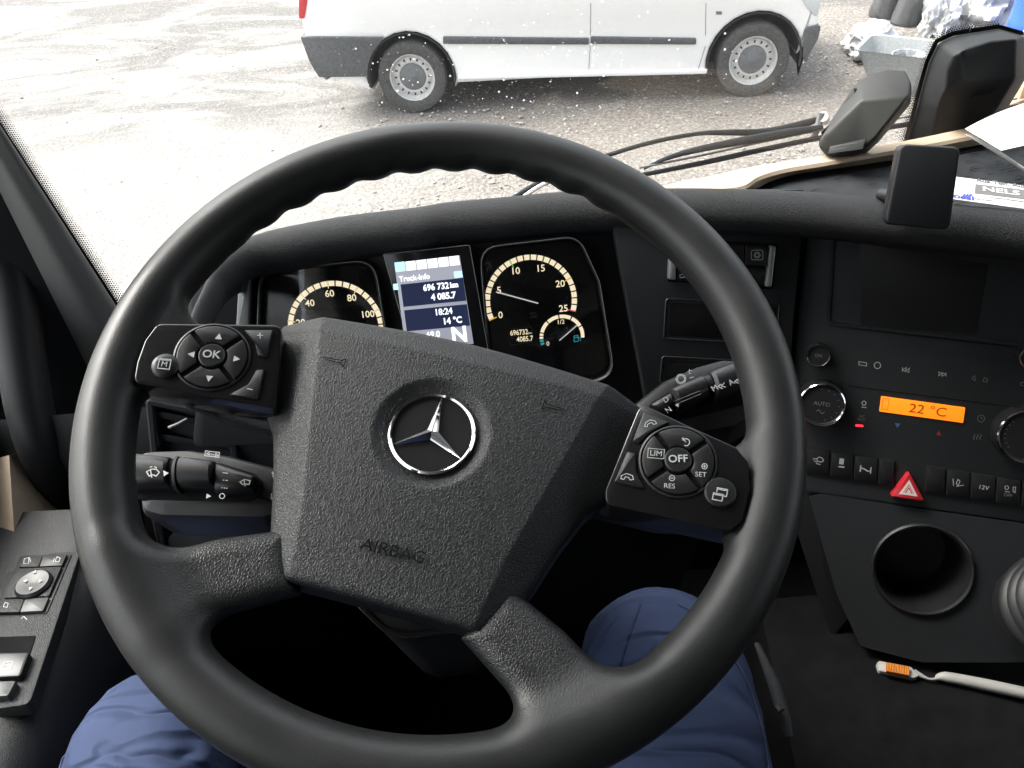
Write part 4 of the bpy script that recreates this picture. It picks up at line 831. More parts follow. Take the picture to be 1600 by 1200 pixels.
# ------------------------------------------------------------------ instrument cluster
def build_cluster():
    t = thing('instrument_cluster', 'instrument cluster with two lit round gauges and a lit centre display', 'instrument cluster', DASH.w(0, -0.03, -0.01))
    def ring_seg(name, c, r0, r1, a0, a1, m, par, h, n=3):
        vs = []
        for r_ in (r0, r1): vs += [DASH.w(c[0] + r_ * math.cos(R(a0 + (a1 - a0) * i / n)), c[1] + r_ * math.sin(R(a0 + (a1 - a0) * i / n)), h) for i in range(n + 1)]
        return mk(name, vs, [(i, i + 1, n + 2 + i, n + 1 + i) for i in range(n)], m, par)
    def tick(c, r0, r1, a, w, m, par, h, name='tick'):
        return strokes(name, DASH, [[(c[0] + r_ * math.cos(R(a)), c[1] + r_ * math.sin(R(a))) for r_ in (r0, r1)]], w, m, par, h, px=False)
    def gauge(name, outline, c, R0, a0, a1, n, nums, numr, label, size):
        face = plate(name, DASH, outline, -0.004, 0.0, M['gloss'], t, r=0.022, b=0.0005, label=label)
        frame('bezel', DASH, outline, 0.0026, 0.0, 0.0085, M['satin'], face, r=0.022, b=0.0009)
        frame('bright_edge', DASH, None, 0.0009, 0.0085, 0.0091, M['light_trim'], face, uv=inset(rnd([DASH.uv(x, y, 0.0085) for x, y in outline], 0.022), 0.0003), b=0.0002)
        st = (a1 - a0) / n
        for i in range(n): ring_seg('scale_segment', c, R0 - 0.0030, R0 + 0.0024, a0 + st * (i + 0.09), a0 + st * (i + 0.91), M['lit'], face, 0.0006)
        for s, a in nums: text('numeral', s, DASH, (c[0] + numr * math.cos(R(a)), c[1] + numr * math.sin(R(a))), size, M['lit'], face, 0.0008, bold=0.00012)
        plate('lens', DASH, None, 0.0055, 0.0062, M['lens'], face, uv=inset(rnd([DASH.uv(x, y, 0.006) for x, y in outline], 0.022), 0.0022), b=0)
        return face
    RF = [(748, 386), (905, 368), (938, 440), (962, 588), (900, 606), (764, 580)]
    c1 = (0.0989, -0.0156); A0, A1 = 200.2, -18.2; f = lambda v: A0 + (A1 - A0) * v / 25
    g = gauge('tachometer', RF, c1, 0.0458, A0, A1, 25, [(str(v), f(v)) for v in (0, 5, 10, 15, 20, 25)], 0.0352, 'right gauge, engine speed and fuel', 0.0098)
    for v, m in ((0, 'lityel'), (5, 'dimprint'), (10, 'litgreen'), (15, 'dimprint'), (20, 'lityel'), (25, 'litred')): tick(c1, 0.0395, 0.0485, f(v), 0.0010, M[m], g, 0.0010)
    strokes('needle', DASH, [[DASH.uv(841, 474, 0.003), DASH.uv(775, 456, 0.003)]], 0.0013, M['needle'], g, 0.0030, px=False)
    text('unit_text', 'rpm\nx100', DASH, DASH.uv(833, 492), 0.0042, M['dimprint'], g, 0.0006)
    c2 = (0.1288, -0.0565); F0, F1 = 199.0, -9.0
    for i in range(6):
        s = (F1 - F0) / 6.0
        if i == 0:
            for k in range(4): ring_seg('scale_segment', c2, 0.0200, 0.0238, F0 + s * (k + 0.1) / 4, F0 + s * (k + 0.8) / 4, M['litteal' if k < 2 else 'lit'], g, 0.0006, 1)
        else: ring_seg('scale_segment', c2, 0.0200, 0.0238, F0 + s * (i + 0.05), F0 + s * (i + 0.95), M['lit'], g, 0.0006, 5)
    text('numeral', '1/2', DASH, DASH.uv(876, 503), 0.0066, M['lit'], g, 0.0008); text('numeral', '0', DASH, DASH.uv(856, 537), 0.0066, M['lit'], g, 0.0008)
    strokes('fuel_needle', DASH, [[DASH.uv(874, 532, 0.003), DASH.uv(902, 508, 0.003)]], 0.0011, M['needle'], g, 0.0030, px=False)
    strokes('fuel_icon', DASH, [[(897, 534), (897, 525), (903, 524), (904, 533), (897, 534)], [(904, 527), (907, 529), (907, 533)], [(898, 528), (903, 527)]], 0.0006, M['litteal'], g, 0.0008)
    frame('odometer_frame', DASH, [(793, 514), (831, 510), (834, 534), (797, 540)], 0.0004, 0.0004, 0.0008, M['dimprint'], g, r=0.003, b=0.0001)
    text('odometer', '696732', DASH, DASH.uv(811, 519.5), 0.0078, M['lit'], g, 0.0009, sx=0.82, bold=0.00008); text('odometer', 'km', DASH, DASH.uv(828, 520), 0.003, M['lit'], g, 0.0009)
    text('odometer', '4085.7', DASH, DASH.uv(820, 529.5), 0.0078, M['lit'], g, 0.0009, sx=0.82, bold=0.00008)
    LF = [(400, 540), (404, 424), (585, 404), (604, 520), (606, 560)]
    c3 = (-0.1074, -0.0265); s_ = lambda v: 202.3 - 1.835 * v
    g = gauge('speedometer', LF, c3, 0.0477, s_(0), s_(125), 25, [(str(v), s_(v)) for v in (20, 40, 60, 80, 100, 120)], 0.0368, 'left gauge, road speed', 0.0098)
    for v in range(0, 126, 10): tick(c3, 0.0425, 0.0505, s_(v), 0.0008, M['lit'] if v % 20 == 0 else M['dimprint'], g, 0.0010)
    # centre display
    d = plate('display', DASH, [(597, 396), (735, 381), (770, 575), (650, 580)], -0.003, 0.010, M['gloss'], t, r=0.002, b=0.0012, label='lit centre display between the gauges')
    frame('display_edge', DASH, [(598, 397), (734, 382.5), (768, 574), (651, 579)], 0.0006, 0.010, 0.0104, M['silver'], d, r=0.002, b=0.0001)
    H = 0.0108; scr = [(616, 411), (718, 399), (740, 537), (634, 546)]
    plate('screen', DASH, scr, 0.0098, H, M['scr'], d, b=0.0001)
    q = [np.array(p, float) for p in ((616, 411), (720, 399), (740, 536), (634, 545))]
    def sp(u, v): a = q[0] + (q[1] - q[0]) * u; b = q[3] + (q[2] - q[3]) * u; return tuple(a + (b - a) * v)
    def cellq(u0, v0, u1, v1): return [sp(u0, v0), sp(u1, v0), sp(u1, v1), sp(u0, v1)]
    fill('info_box', DASH, [cellq(0.05, 0.255, 0.985, 0.515)], M['scrdark'], d, H + 0.0002)
    fill('info_box', DASH, [cellq(0.05, 0.555, 0.985, 0.80)], M['scrdark'], d, H + 0.0002)
    for i in range(6): fill('menu_tab', DASH, [cellq(0.005 + i * 0.163, 0.0 if i else -0.005, 0.15 + i * 0.163, 0.105)], M['scrwhite'] if i else M['scrcyan'], d, H + 0.0002)
    fill('scroll_mark', DASH, [cellq(0.86, 0.175, 0.98, 0.245)], M['scrcyan'], d, H + 0.0004); fill('scroll_mark', DASH, [cellq(-0.06, 0.24, 0.01, 0.31)], M['scrcyan'], d, H + 0.0004)
    T = lambda s, u, v, size, al='RIGHT', sx=1.0, b=0.0002: text('display_text', s, DASH, DASH.uv(*sp(u, v), H), size, M['scrwhite'], d, H + 0.0005, sx=sx, align=al, bold=b, rot=1.0)
    T('Truck-Info', 0.04, 0.195, 0.0080, 'LEFT', 0.92, 0.0001); T('696 732', 0.76, 0.325, 0.0092, sx=0.88, b=0.00025); T('km', 0.90, 0.325, 0.0075, sx=0.9, b=0.0003); T('4 085.7', 0.84, 0.44, 0.0092, sx=0.92, b=0.0003)
    T('18:24', 0.76, 0.615, 0.0092, sx=0.92, b=0.0002); T('14 °C', 0.88, 0.725, 0.0092, sx=0.92, b=0.0003)
    T('69.0', 0.53, 0.865, 0.0092, sx=0.9, b=0.0001); T('km/h', 0.55, 0.935, 0.0070, b=0.0001); T('N', 0.93, 0.895, 0.0230, sx=0.95, b=0.0006)
    fill('warning_box', DASH, [cellq(0.52, 0.965, 0.66, 1.02)], M['scryel'], d, H + 0.0004)
    strokes('car_icon', DASH, [[sp(0.04, 0.90), sp(0.10, 0.875), sp(0.20, 0.875), sp(0.26, 0.90), sp(0.20, 0.925), sp(0.06, 0.925), sp(0.04, 0.90)], [sp(0.33, 0.86), sp(0.33, 0.885)], [sp(0.33, 0.90), sp(0.33, 0.925)]], 0.0010, M['scrwhite'], d, H + 0.0004)
build_cluster()

# ------------------------------------------------------------------ centre console
def knob(name, pl, px, py, r_, hgt, parent, ridges=0):
    c = pl.uv(px, py, hgt)
    k = lathe(name, pl, c, [(r_ * 1.06, 0.0), (r_ * 1.04, hgt * 0.25), (r_, hgt * 0.9), (r_ * 0.96, hgt), (r_ * 0.88, hgt), (r_ * 0.85, hgt * 0.93), (0, hgt * 0.93)], M['black'], parent, n=48)
    lathe('chrome_ring', pl, c, [(r_ * 1.005, hgt * 0.90), (r_ * 1.0, hgt * 1.015), (r_ * 0.955, hgt * 1.06), (r_ * 0.90, hgt * 1.02), (r_ * 0.885, hgt * 0.96)], M['chrome'], k, n=48, cap=False)
    return k, c
def build_console():
    t = thing('centre_console', 'black centre console turned towards the driver with climate controls and switches', 'console', CON.w(0.15, -0.25, -0.05))
    plate('console_face', CON, [(1266, 330), (1700, 372), (1760, 860), (1600, 816), (1258, 768), (1236, 640), (1246, 500)], -0.05, 0.0, M['fascia'], t, r=0.004, b=0.0010)
    plate('console_side', CON, [(1246, 560), (1262, 560), (1275, 775), (1330, 960), (1300, 1000), (1245, 830)], -0.20, -0.006, M['black'], t, r=0.004)
    # display that is off
    frame('screen_surround', CON, [(1300, 352), (1640, 392), (1620, 545), (1290, 508)], 0.004, 0.0, 0.0022, M['fascia'], t, r=0.01)
    plate('dark_screen', CON, [(1345, 374), (1546, 400), (1524, 522), (1344, 508)], 0.0, 0.0012, M['black'], t, r=0.002, b=0.0004)
    # radio strip
    k, c = knob('volume_knob', CON, 1279, 556, 0.0118, 0.016, t); text('knob_text', 'ON', CON, c, 0.0045, M['dimprint'], k, 0.0152)
    k, c = knob('tuning_knob', CON, 1615, 560, 0.0118, 0.016, t)
    text('console_text', 'C', CON, CON.uv(1597, 600), 0.006, M['dimprint'], t, 0.0006)
    strokes('slot_icon', CON, [[(1342, 565), (1354, 567), (1354, 572), (1342, 570), (1342, 565)]], 0.0006, M['print'], t, 0.0006)
    strokes('dial_icon', CON, [circ(1371, 571, 5, 16)], 0.0008, M['print'], t, 0.0006)
    strokes('skip_back_icon', CON, [[(1410, 574), (1410, 581)], [(1416, 574), (1411, 577.5), (1415, 581), (1416, 574)], [(1421, 575), (1416, 578.5), (1420, 582), (1421, 575)]], 0.0006, M['print'], t, 0.0006)
    strokes('skip_forward_icon', CON, [[(1467, 581), (1467, 587), (1472, 584), (1467, 581)], [(1472, 582), (1472, 588), (1477, 585), (1472, 582)], [(1478, 582), (1478, 588)]], 0.0006, M['print'], t, 0.0006)
    strokes('speaker_icon', CON, [[(1519, 590), (1523, 587), (1524, 595), (1519, 592), (1519, 590)]], 0.0006, M['dimprint'], t, 0.0006)
    strokes('phone_icon', CON, [[(1536, 596), (1538, 590), (1543, 592), (1542, 597), (1536, 596)]], 0.0006, M['dimprint'], t, 0.0006)
    for y0, y1 in ((603, 650), (512, 556)): strokes('panel_seam', CON, [[(1326, y0 - 0), (1600, y1 - 12)]], 0.0006, M['deep'], t, 0.0005)
    # climate unit
    k, c = knob('fan_knob', CON, 1284, 633, 0.0232, 0.018, t)
    text('knob_text', 'AUTO', CON, (c[0], c[1] + 0.001), 0.0058, M['dimprint'], k, 0.0172)
    strokes('recirculate_icon', CON, [[(c[0] - 0.004 + 0.008 * i / 8, c[1] - 0.0075 + 0.0018 * math.sin(i * 0.8)) for i in range(9)]], 0.0006, M['dimprint'], k, 0.0172, px=False)
    for i in range(8):
        a = R(-70 + i * 24); strokes('fan_mark', CON, [[(c[0] + r_ * math.cos(a), c[1] + r_ * math.sin(a)) for r_ in (0.0158, 0.0178)]], 0.0006, M['dimprint'], k, 0.0172, px=False)
    k, c = knob('temperature_knob', CON, 1606, 682, 0.0270, 0.018, t)
    for i in range(7):
        a = R(140 + i * 14); strokes('temperature_mark', CON, [[(c[0] + r_ * math.cos(a), c[1] + r_ * math.sin(a)) for r_ in (0.0185, 0.0205)]], 0.0006, M['dimprint'], k, 0.0172, px=False)
    lc = plate('climate_display', CON, [(1377, 619), (1508.5, 637), (1505, 661), (1374, 643)], 0.0, 0.0012, M['lcd'], t, r=0.0008, b=0.0003)
    text('display_text', '22 °C', CON, CON.uv(1449, 641), 0.0135, M['lcdtext'], lc, 0.0016, sx=1.12); strokes('bar_mark', CON, [[(1380, 622), (1389, 623), (1387, 640), (1378, 639), (1380, 622)]], 0.0004, M['lcdtext'], lc, 0.0015)
    strokes('snow_icon', CON, [circ(1350, 630, 3.2, 12), [(1346, 636), (1354, 637)]], 0.0009, M['print'], t, 0.0006)
    text('key_text', 'A/C\nREST', CON, CON.uv(1346, 653), 0.0036, M['dimprint'], t, 0.0006)
    plate('red_light', CON, [(1337, 663.5), (1349, 664.5), (1349, 667.5), (1337, 666.5)], 0, 0.0012, M['led'], t, r=0.0008, b=0.0004)
    fill('cold_arrow', CON, [[(1398, 661), (1407, 662), (1402, 669)]], M['bluedim'], t, 0.0006); fill('warm_arrow', CON, [[(1463, 680), (1471, 681), (1467, 672)]], M['reddim'], t, 0.0006)
    strokes('clock_icon', CON, [circ(1533, 654, 5.5, 16), [(1533, 654), (1533, 651)], [(1533, 654), (1536, 655)]], 0.0005, M['dimprint'], t, 0.0006)
    strokes('heating_icon', CON, [[(x, 678), (x + 1.5, 681), (x - 1.5, 684), (x, 687)] for x in (1522, 1527, 1532)], 0.0006, M['dimprint'], t, 0.0006)
    # row of rocker switches
    def key(x0, x1, y):
        dy = lambda x: (x - 1278) * 0.155
        return plate('rocker_switch', CON, [(x0, y - 20 + dy(x0)), (x1, y - 20 + dy(x1)), (x1 - 2, y + 20 + dy(x1)), (x0 - 2, y + 20 + dy(x0))], 0.0, 0.003, M['black'], t, r=0.001, b=0.0008)
    ks = [key(a, b, 722) for a, b in ((1262, 1297), (1299, 1334), (1336, 1372), (1374, 1398), (1448, 1478), (1480, 1516), (1518, 1556), (1558, 1596), (1598, 1640))]
    h = 0.0034
    strokes('coupling_icon', CON, [[(1270, 717), (1276, 717), (1280, 714), (1285, 716), (1287, 720), (1283, 722), (1278, 721), (1276, 718)], [(1272, 720), (1277, 722)], [(1275, 724), (1282, 726)]], 0.0008, M['print'], ks[0], h)
    fill('lock_icon', CON, [[(1312, 716), (1319, 717), (1318, 726), (1311, 725)], [(1310, 728), (1320, 729), (1319, 731), (1310, 730)]], M['print'], ks[1], h)
    strokes('axle_icon', CON, [[(1345, 727), (1344, 737)], [(1361, 730), (1360, 740)], [(1345, 731), (1351, 733), (1355, 736), (1360, 736)]], 0.0012, M['print'], ks[2], h)
    strokes('suspension_icon', CON, [[(1489, 748), (1490, 759)], [(1497, 749), (1500, 752), (1497, 759), (1494, 755), (1497, 749)], [(1494, 760), (1506, 758)]], 0.0007, M['print'], ks[5], h)
    text('switch_text', '12V', CON, CON.uv(1537, 762, h), 0.0062, M['print'], ks[6], h)
    text('switch_text', 'OFF', CON, CON.uv(1575, 774, h), 0.0046, M['dimprint'], ks[7], h); strokes('sensor_icon', CON, [circ(1573, 762, 3, 10), [(1583, 761), (1587, 761), (1586, 770), (1583, 768), (1583, 761)], [(1570, 768), (1578, 769)]], 0.0006, M['print'], ks[7], h)
    hz = plate('hazard_button', CON, [(1421, 738), (1446, 785), (1391, 777)], 0.0, 0.009, M['hazard'], t, r=0.0022, b=0.002)
    frame('hazard_mark', CON, [(1421, 750), (1434, 776), (1405, 772)], 0.0022, 0.009, 0.0094, M['hazprint'], hz, b=0.0001); fill('hazard_mark', CON, [[(1420, 764), (1424, 771), (1416, 770)]], M['hazprint'], hz, 0.0094)
    frame('hazard_mark', CON, [(1420.5, 759), (1428, 773.5), (1411.5, 771)], 0.0006, 0.009, 0.0094, M['hazprint'], hz, b=0.0001)
    # switches beside the gauges
    sb = thing('switch_block', 'small switch block with silver ends between the wheel and console', 'switches', DASH.at(1130, 415, 0.012))
    plate('switch_tray', DASH, [(1043, 372), (1216, 381), (1208, 452), (1043, 440)], 0.010, 0.0135, M['deep'], sb, r=0.002)
    for x0, x1 in ((1060, 1094), (1096, 1129), (1131, 1163), (1165, 1200)):
        y = lambda x: 374 + (x - 1043) * 0.052
        a = plate('rocker_switch', DASH, [(x0, y(x0) + 3), (x1, y(x1) + 3), (x1 - 2, y(x1) + 34), (x0 - 1, y(x0) + 34)], 0.0125, 0.019, M['satin'], sb, r=0.001)
        plate('rocker_switch', DASH, [(x0 - 1, y(x0) + 37), (x1 - 2, y(x1) + 37), (x1 - 5, y(x1) + 64), (x0 - 2, y(x0) + 64)], 0.0125, 0.0165, M['black'], sb, r=0.001)
    plate('silver_end', DASH, [(1046, 404), (1056, 406), (1056, 438), (1045, 437)], 0.0125, 0.021, M['silver'], sb, r=0.002, b=0.0015)
    plate('silver_end', DASH, [(1204, 384), (1213, 385), (1206, 449), (1197, 448)], 0.0125, 0.021, M['silver'], sb, r=0.002, b=0.0015)
    strokes('cog_icon', DASH, [rnd([(1174, 391), (1192, 391), (1192, 406), (1174, 406)], 3, 3) + [rnd([(1174, 391), (1192, 391), (1192, 406), (1174, 406)], 3, 3)[0]], circ(1183, 398.5, 3, 10), circ(1183, 398.5, 5, 6)], 0.0006, M['print'], a, 0.0194)
    strokes('slip_icon', DASH, [[(1062, 430), (1068, 428), (1070, 433), (1063, 434), (1062, 430)]], 0.0008, M['print'], sb, 0.0170)
    # lower face with the round holder
    c = LOW.uv(1440, 889, 0.0); out = [LOW.uv(x, y) for x, y in ((1262, 768), (1430, 794), (1600, 818), (1760, 850), (1720, 1010), (1600, 1035), (1440, 1035), (1345, 1010), (1310, 935), (1285, 850))]
    n = 72; ro, ri = [], []
    def hit(a):
        d = (math.cos(a), math.sin(a)); best = 9
        for i in range(len(out)):
            (x0, y0), (x1, y1) = out[i], out[(i + 1) % len(out)]; den = d[0] * (y1 - y0) - d[1] * (x1 - x0)
            if abs(den) < 1e-12: continue
            tt = ((x0 - c[0]) * (y1 - y0) - (y0 - c[1]) * (x1 - x0)) / den; s = ((x0 - c[0]) * d[1] - (y0 - c[1]) * d[0]) / den
            if tt > 0 and -1e-6 <= s <= 1 + 1e-6: best = min(best, tt)
        return best
    RC = 0.0475; vs, fs = [], []
    for i in range(n):
        a = 2 * math.pi * i / n; h_ = hit(a); vs += [LOW.w(c[0] + h_ * math.cos(a), c[1] + h_ * math.sin(a), -0.03), LOW.w(c[0] + h_ * math.cos(a), c[1] + h_ * math.sin(a), 0), LOW.w(c[0] + RC * math.cos(a), c[1] + RC * math.sin(a), 0)]
    for i in range(n):
        j = (i + 1) % n
        for k in (0, 1): fs.append((3 * i + k, 3 * j + k, 3 * j + k + 1, 3 * i + k + 1))
    mk('lower_face', vs, fs, M['fascia'], t)
    lathe('cup_holder', LOW, c, [(0.0505, 0.0), (0.0505, 0.003), (0.0485, 0.0045), (0.0462, 0.003), (0.0455, 0.0), (0.043, -0.07), (0.040, -0.075), (0.0, -0.075)], M['satin'], t, n=56)
    # tunnel tray below, and the wall of the footwell
    rows = []
    for s in np.linspace(0, 1, 5): rows.append([V(0.20 + 0.07 * (1 - s) + k * 0.25, 0.52 - 0.68 * s, -0.805 - 0.01 * s) for k in range(5)])
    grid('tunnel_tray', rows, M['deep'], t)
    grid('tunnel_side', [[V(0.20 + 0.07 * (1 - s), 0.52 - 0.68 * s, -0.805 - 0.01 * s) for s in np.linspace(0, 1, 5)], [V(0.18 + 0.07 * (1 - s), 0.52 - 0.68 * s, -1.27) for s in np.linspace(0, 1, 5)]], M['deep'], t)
    # rubber boot at the right edge
    b = ax(1668, 950, z=-0.70); Kb = Pl(b, (-0.25, -0.35, 0.9), (1, 0, 0)); g = thing('lever_boot', 'black ribbed rubber lever boot at the right edge', 'lever boot', b)
    prof = []
    for i in range(6): r_ = 0.056 - 0.0045 * i; z = i * 0.012; prof += [(r_, z), (r_ + 0.002, z + 0.004), (r_ - 0.001, z + 0.008), (r_ - 0.006, z + 0.0095), (r_ - 0.006, z + 0.0115)]
    lathe('bellows', Kb, (0, 0), [(0.060, -0.012)] + prof, M['black'], g, n=44, wob=lambda a, j: 1 + 0.05 * abs(math.cos(a)) ** 3)
    tube('lever', [Kb.w(0, 0, 0.06), Kb.w(0, 0, 0.14), Kb.w(0.0, 0.01, 0.19)], [0.010, 0.010, 0.020], M['satin'], g)
    # brush lying on the tray
    TB = Pl((0.4, 0.36, -0.8075), (0, 0.0, 1), (1, 0, 0)); p = lambda x, y, h: TB.at(x, y, h)
    g = thing('toothbrush', 'white brush with orange bristle block lying on the dark tray', 'brush', p(1480, 1060, 0))
    tube('handle', cr([p(1462, 1060, 0.006), p(1478, 1058, 0.007), p(1540, 1070, 0.008), p(1610, 1085, 0.009), p(1690, 1102, 0.009)], 5), [0.0015, 0.0055, 0.0062, 0.0062, 0.006], M['whiteplas'], g, n=12)
    tube('neck', cr([p(1428, 1050, 0.006), p(1440, 1056, 0.006), p(1452, 1061, 0.006), p(1464, 1060.5, 0.006)], 4), [0.0035, 0.0022, 0.0012, 0.0016], M['whiteplas'], g, n=10)
    plate('brush_head', TB, [(1370, 1036), (1374, 1032), (1424, 1042), (1436, 1056), (1428, 1059), (1374, 1048)], 0.002, 0.008, M['whiteplas'], g, r=0.002)
    for i in range(9):
        x = 1386 + i * 4.0; plate('bristle_row', TB, [(x, 1034.5 + i * 0.75), (x + 3.5, 1035 + i * 0.75), (x + 3, 1049 + i * 0.75), (x - 0.5, 1048.3 + i * 0.75)], 0.008, 0.0135, M['orange'], g, b=0.0005)
build_console()

# ------------------------------------------------------------------ steering wheel
def build_wheel():
    t = thing('steering_wheel', 'black leather steering wheel with control pads and a three pointed star emblem', 'steering wheel', WH.w(0, 0, -0.06))
    mir = lambda q: [(-x, y) for x, y in q][::-1]
    low = [(0.066, -0.096), (0.104, -0.114), (0.138, -0.136), (0.149, -0.137), (0.110, -0.172), (0.101, -0.166), (0.078, -0.151), (0.048, -0.132)]
    upp = [(0.100, 0.026), (0.160, 0.016), (0.205, 0.020), (0.205, -0.034), (0.186, -0.036), (0.100, -0.038)]
    def foam(x, y, z):
        rho = np.hypot(x, y); th = np.degrees(np.arctan2(y, x)); dr = rho - 0.207; d = np.sqrt(dr * dr + (z * 0.96) ** 2)
        win = np.clip((th - 62) / 14, 0, 1) * np.clip((160 - th) / 14, 0, 1)
        w = np.clip((-0.62 * dr - 0.78 * z) / np.maximum(d, 1e-6) * 1.25 - 0.15, 0, 1)
        f = d - (0.0176 - 0.0024 * win * w * (0.5 + 0.5 * np.cos(np.radians(th) * 43)) ** 1.3)
        for q in (low, mir(low)):
            sag = 0.010 * np.clip((0.185 - rho) / 0.06, 0, 1)
            s = smax(poly_sdf(x, y, q), np.abs(z + 0.006 + sag) - 0.0125, 0.014); f = smin(f, s, 0.022)
        for q in (upp, mir(upp)):
            s = smax(poly_sdf(x, y, q), np.abs(z + 0.036 - 0.028 * np.clip((rho - 0.150) / 0.040, 0, 1)) - 0.0105, 0.008); f = smin(f, s, 0.016)
        return f
    vs, qs, nr = surfnet(foam, (-0.232, -0.232, -0.040), (0.232, 0.232, 0.024), 0.0021)
    c = vs[qs].mean(1); rho = np.hypot(c[:, 0], c[:, 1]); outer = rho > 0.1865
    sub_mesh('rim', vs, qs, nr, outer, WH, M['rim'], t)
    for nm, k in (('lower_spoke', (c[:, 0] < 0) & (c[:, 1] < -0.07)), ('lower_spoke', (c[:, 0] > 0) & (c[:, 1] < -0.07)), ('upper_spoke', (c[:, 0] < 0) & (c[:, 1] >= -0.07)), ('upper_spoke', (c[:, 0] > 0) & (c[:, 1] >= -0.07))):
        sub_mesh(nm, vs, qs, nr, ~outer & k, WH, M['spoke'] if nm == 'lower_spoke' else M['rim'], t)
    # airbag cover
    half = [(0.0, 0.0455), (0.030, 0.0445), (0.060, 0.0425), (0.095, 0.040), (0.1205, 0.034), (0.115, 0.002), (0.1085, -0.027), (0.0975, -0.043), (0.087, -0.068), (0.079, -0.092), (0.074, -0.106), (0.056, -0.128), (0.03, -0.1275), (0.0, -0.1275)]
    half = [(x * (1.075 if y > -0.035 else 1.05), y + (0.003 if y > 0.02 else 0)) for x, y in half]; pad = half + [(-x, y) for x, y in half[-2:0:-1]]
    cre = [(0.0, 0.10), (0.112, 0.10), (0.097, 0.042), (0.080, -0.02), (0.062, -0.085), (0.050, -0.15), (-0.050, -0.15), (-0.062, -0.085), (-0.080, -0.02), (-0.097, 0.042), (-0.112, 0.10)]
    ec = WH.uv(675, 677, 0.0)
    def top(x, y):
        s = np.maximum(0, poly_sdf(x, y, cre)); z = 0.0035 - 0.54 * s - 0.35 * np.maximum(0, y - 0.030) - 0.9 * np.maximum(0, x * x + (y + 0.03) ** 2) * 0.35
        r_ = np.hypot(x - ec[0], y - ec[1]); k = np.clip((0.0372 - r_) / 0.010, 0, 1); return z - 0.0052 * k * k * (3 - 2 * k)
    def airbag(x, y, z):
        f = smax(poly_sdf(x, y, pad), (z - top(x, y)) * 0.92, 0.0060); return smax(f, -0.042 - z, 0.004)
    vs, qs, nr = surfnet(airbag, (-0.138, -0.134, -0.046), (0.138, 0.056, 0.010), 0.0019)
    cov = sub_mesh('airbag_cover', vs, qs, nr, np.ones(len(qs), bool), WH, M['pad'], t)
    zt = lambda u, v: float(top(np.array([u]), np.array([v]))[0])
    e0 = zt(*ec)
    lathe('hub_back', WH, (0, -0.03), [(0.085, -0.10), (0.088, -0.045), (0.06, -0.041), (0, -0.04)], M['black'], t, n=40)
    em = lathe('emblem', WH, ec, [(0.0272, e0 - 0.002), (0.0272, e0 + 0.0012), (0.025, e0 + 0.0012), (0.0245, e0 + 0.0006), (0.0, e0 + 0.0006)], M['satin'], t, n=56)
    lathe('chrome_ring', WH, ec, [(0.0272, e0 + 0.0004), (0.0268, e0 + 0.0026), (0.0258, e0 + 0.0033), (0.0248, e0 + 0.0026), (0.0244, e0 + 0.0007)], M['chrome'], em, n=64, cap=False)
    sv, sf = [WH.w(ec[0], ec[1], e0 + 0.0052)], []
    for k in range(3):
        a = R(92 + 120 * k); sv += [WH.w(ec[0] + 0.0252 * math.cos(a), ec[1] + 0.0252 * math.sin(a), e0 + 0.0020), WH.w(ec[0] + 0.0040 * math.cos(a + R(60)), ec[1] + 0.0040 * math.sin(a + R(60)), e0 + 0.0007)]
    for k in range(3): tip, v1, v0 = 1 + 2 * k, 2 + 2 * k, 2 + 2 * ((k + 2) % 3); sf += [(0, tip, v1), (0, v0, tip)]
    mk('star', sv, sf, M['chrome'], em)
    # embossed lettering and horn signs
    a = WH.uv(617, 866, -0.004); text('airbag_lettering', 'AIRBAG', WH, a, 0.0098, M['deep'], cov, zt(*a) + 0.0014, rot=1.5, sx=1.12, ext=0.0001)
    for px, py, s in ((524, 566, -1), (866, 640, 1)):
        a = WH.uv(px, py, -0.001); h = zt(*a) + 0.0012
        L = [[(a[0] - s * 0.0070, a[1] + 0.0028), (a[0] - s * 0.0050, a[1] + 0.0008), (a[0] + s * 0.0055, a[1] + 0.0002), (a[0] + s * 0.0072, a[1] - 0.0006)], [(a[0] - s * 0.0070, a[1] - 0.0032), (a[0] - s * 0.0050, a[1] - 0.0012), (a[0] + s * 0.0055, a[1] - 0.0012)], [(a[0] - s * 0.0070, a[1] + 0.0030), (a[0] - s * 0.0073, a[1] - 0.0034)]]
        strokes('horn_sign', WH, L, 0.0006, M['deep'], cov, h, px=False)
    # control pads
    HP = 0.0015
    WL = Pl(WH.w(-0.112, 0, 0), WH.n + 0.16 * WH.ex, WH.ex); WR = Pl(WH.w(0.112, 0, 0), WH.n - 0.16 * WH.ex, WH.ex)      # pads rise towards the rim
    lp = plate('control_pad', WL, [(246, 505), (441, 507), (437, 560), (431, 640), (415, 636), (208, 598), (214, 565), (226, 532)], -0.026, HP, M['gloss'], t, r=0.006, b=0.0012, label='left control pad with arrow keys')
    rp = plate('control_pad', WR, [(1001, 629), (1070, 662), (1150, 698), (1170, 722), (1173, 765), (1160, 815), (1140, 830), (946, 788), (946, 765)], -0.026, HP, M['gloss'], t, r=0.006, b=0.0012, label='right control pad with cruise keys')
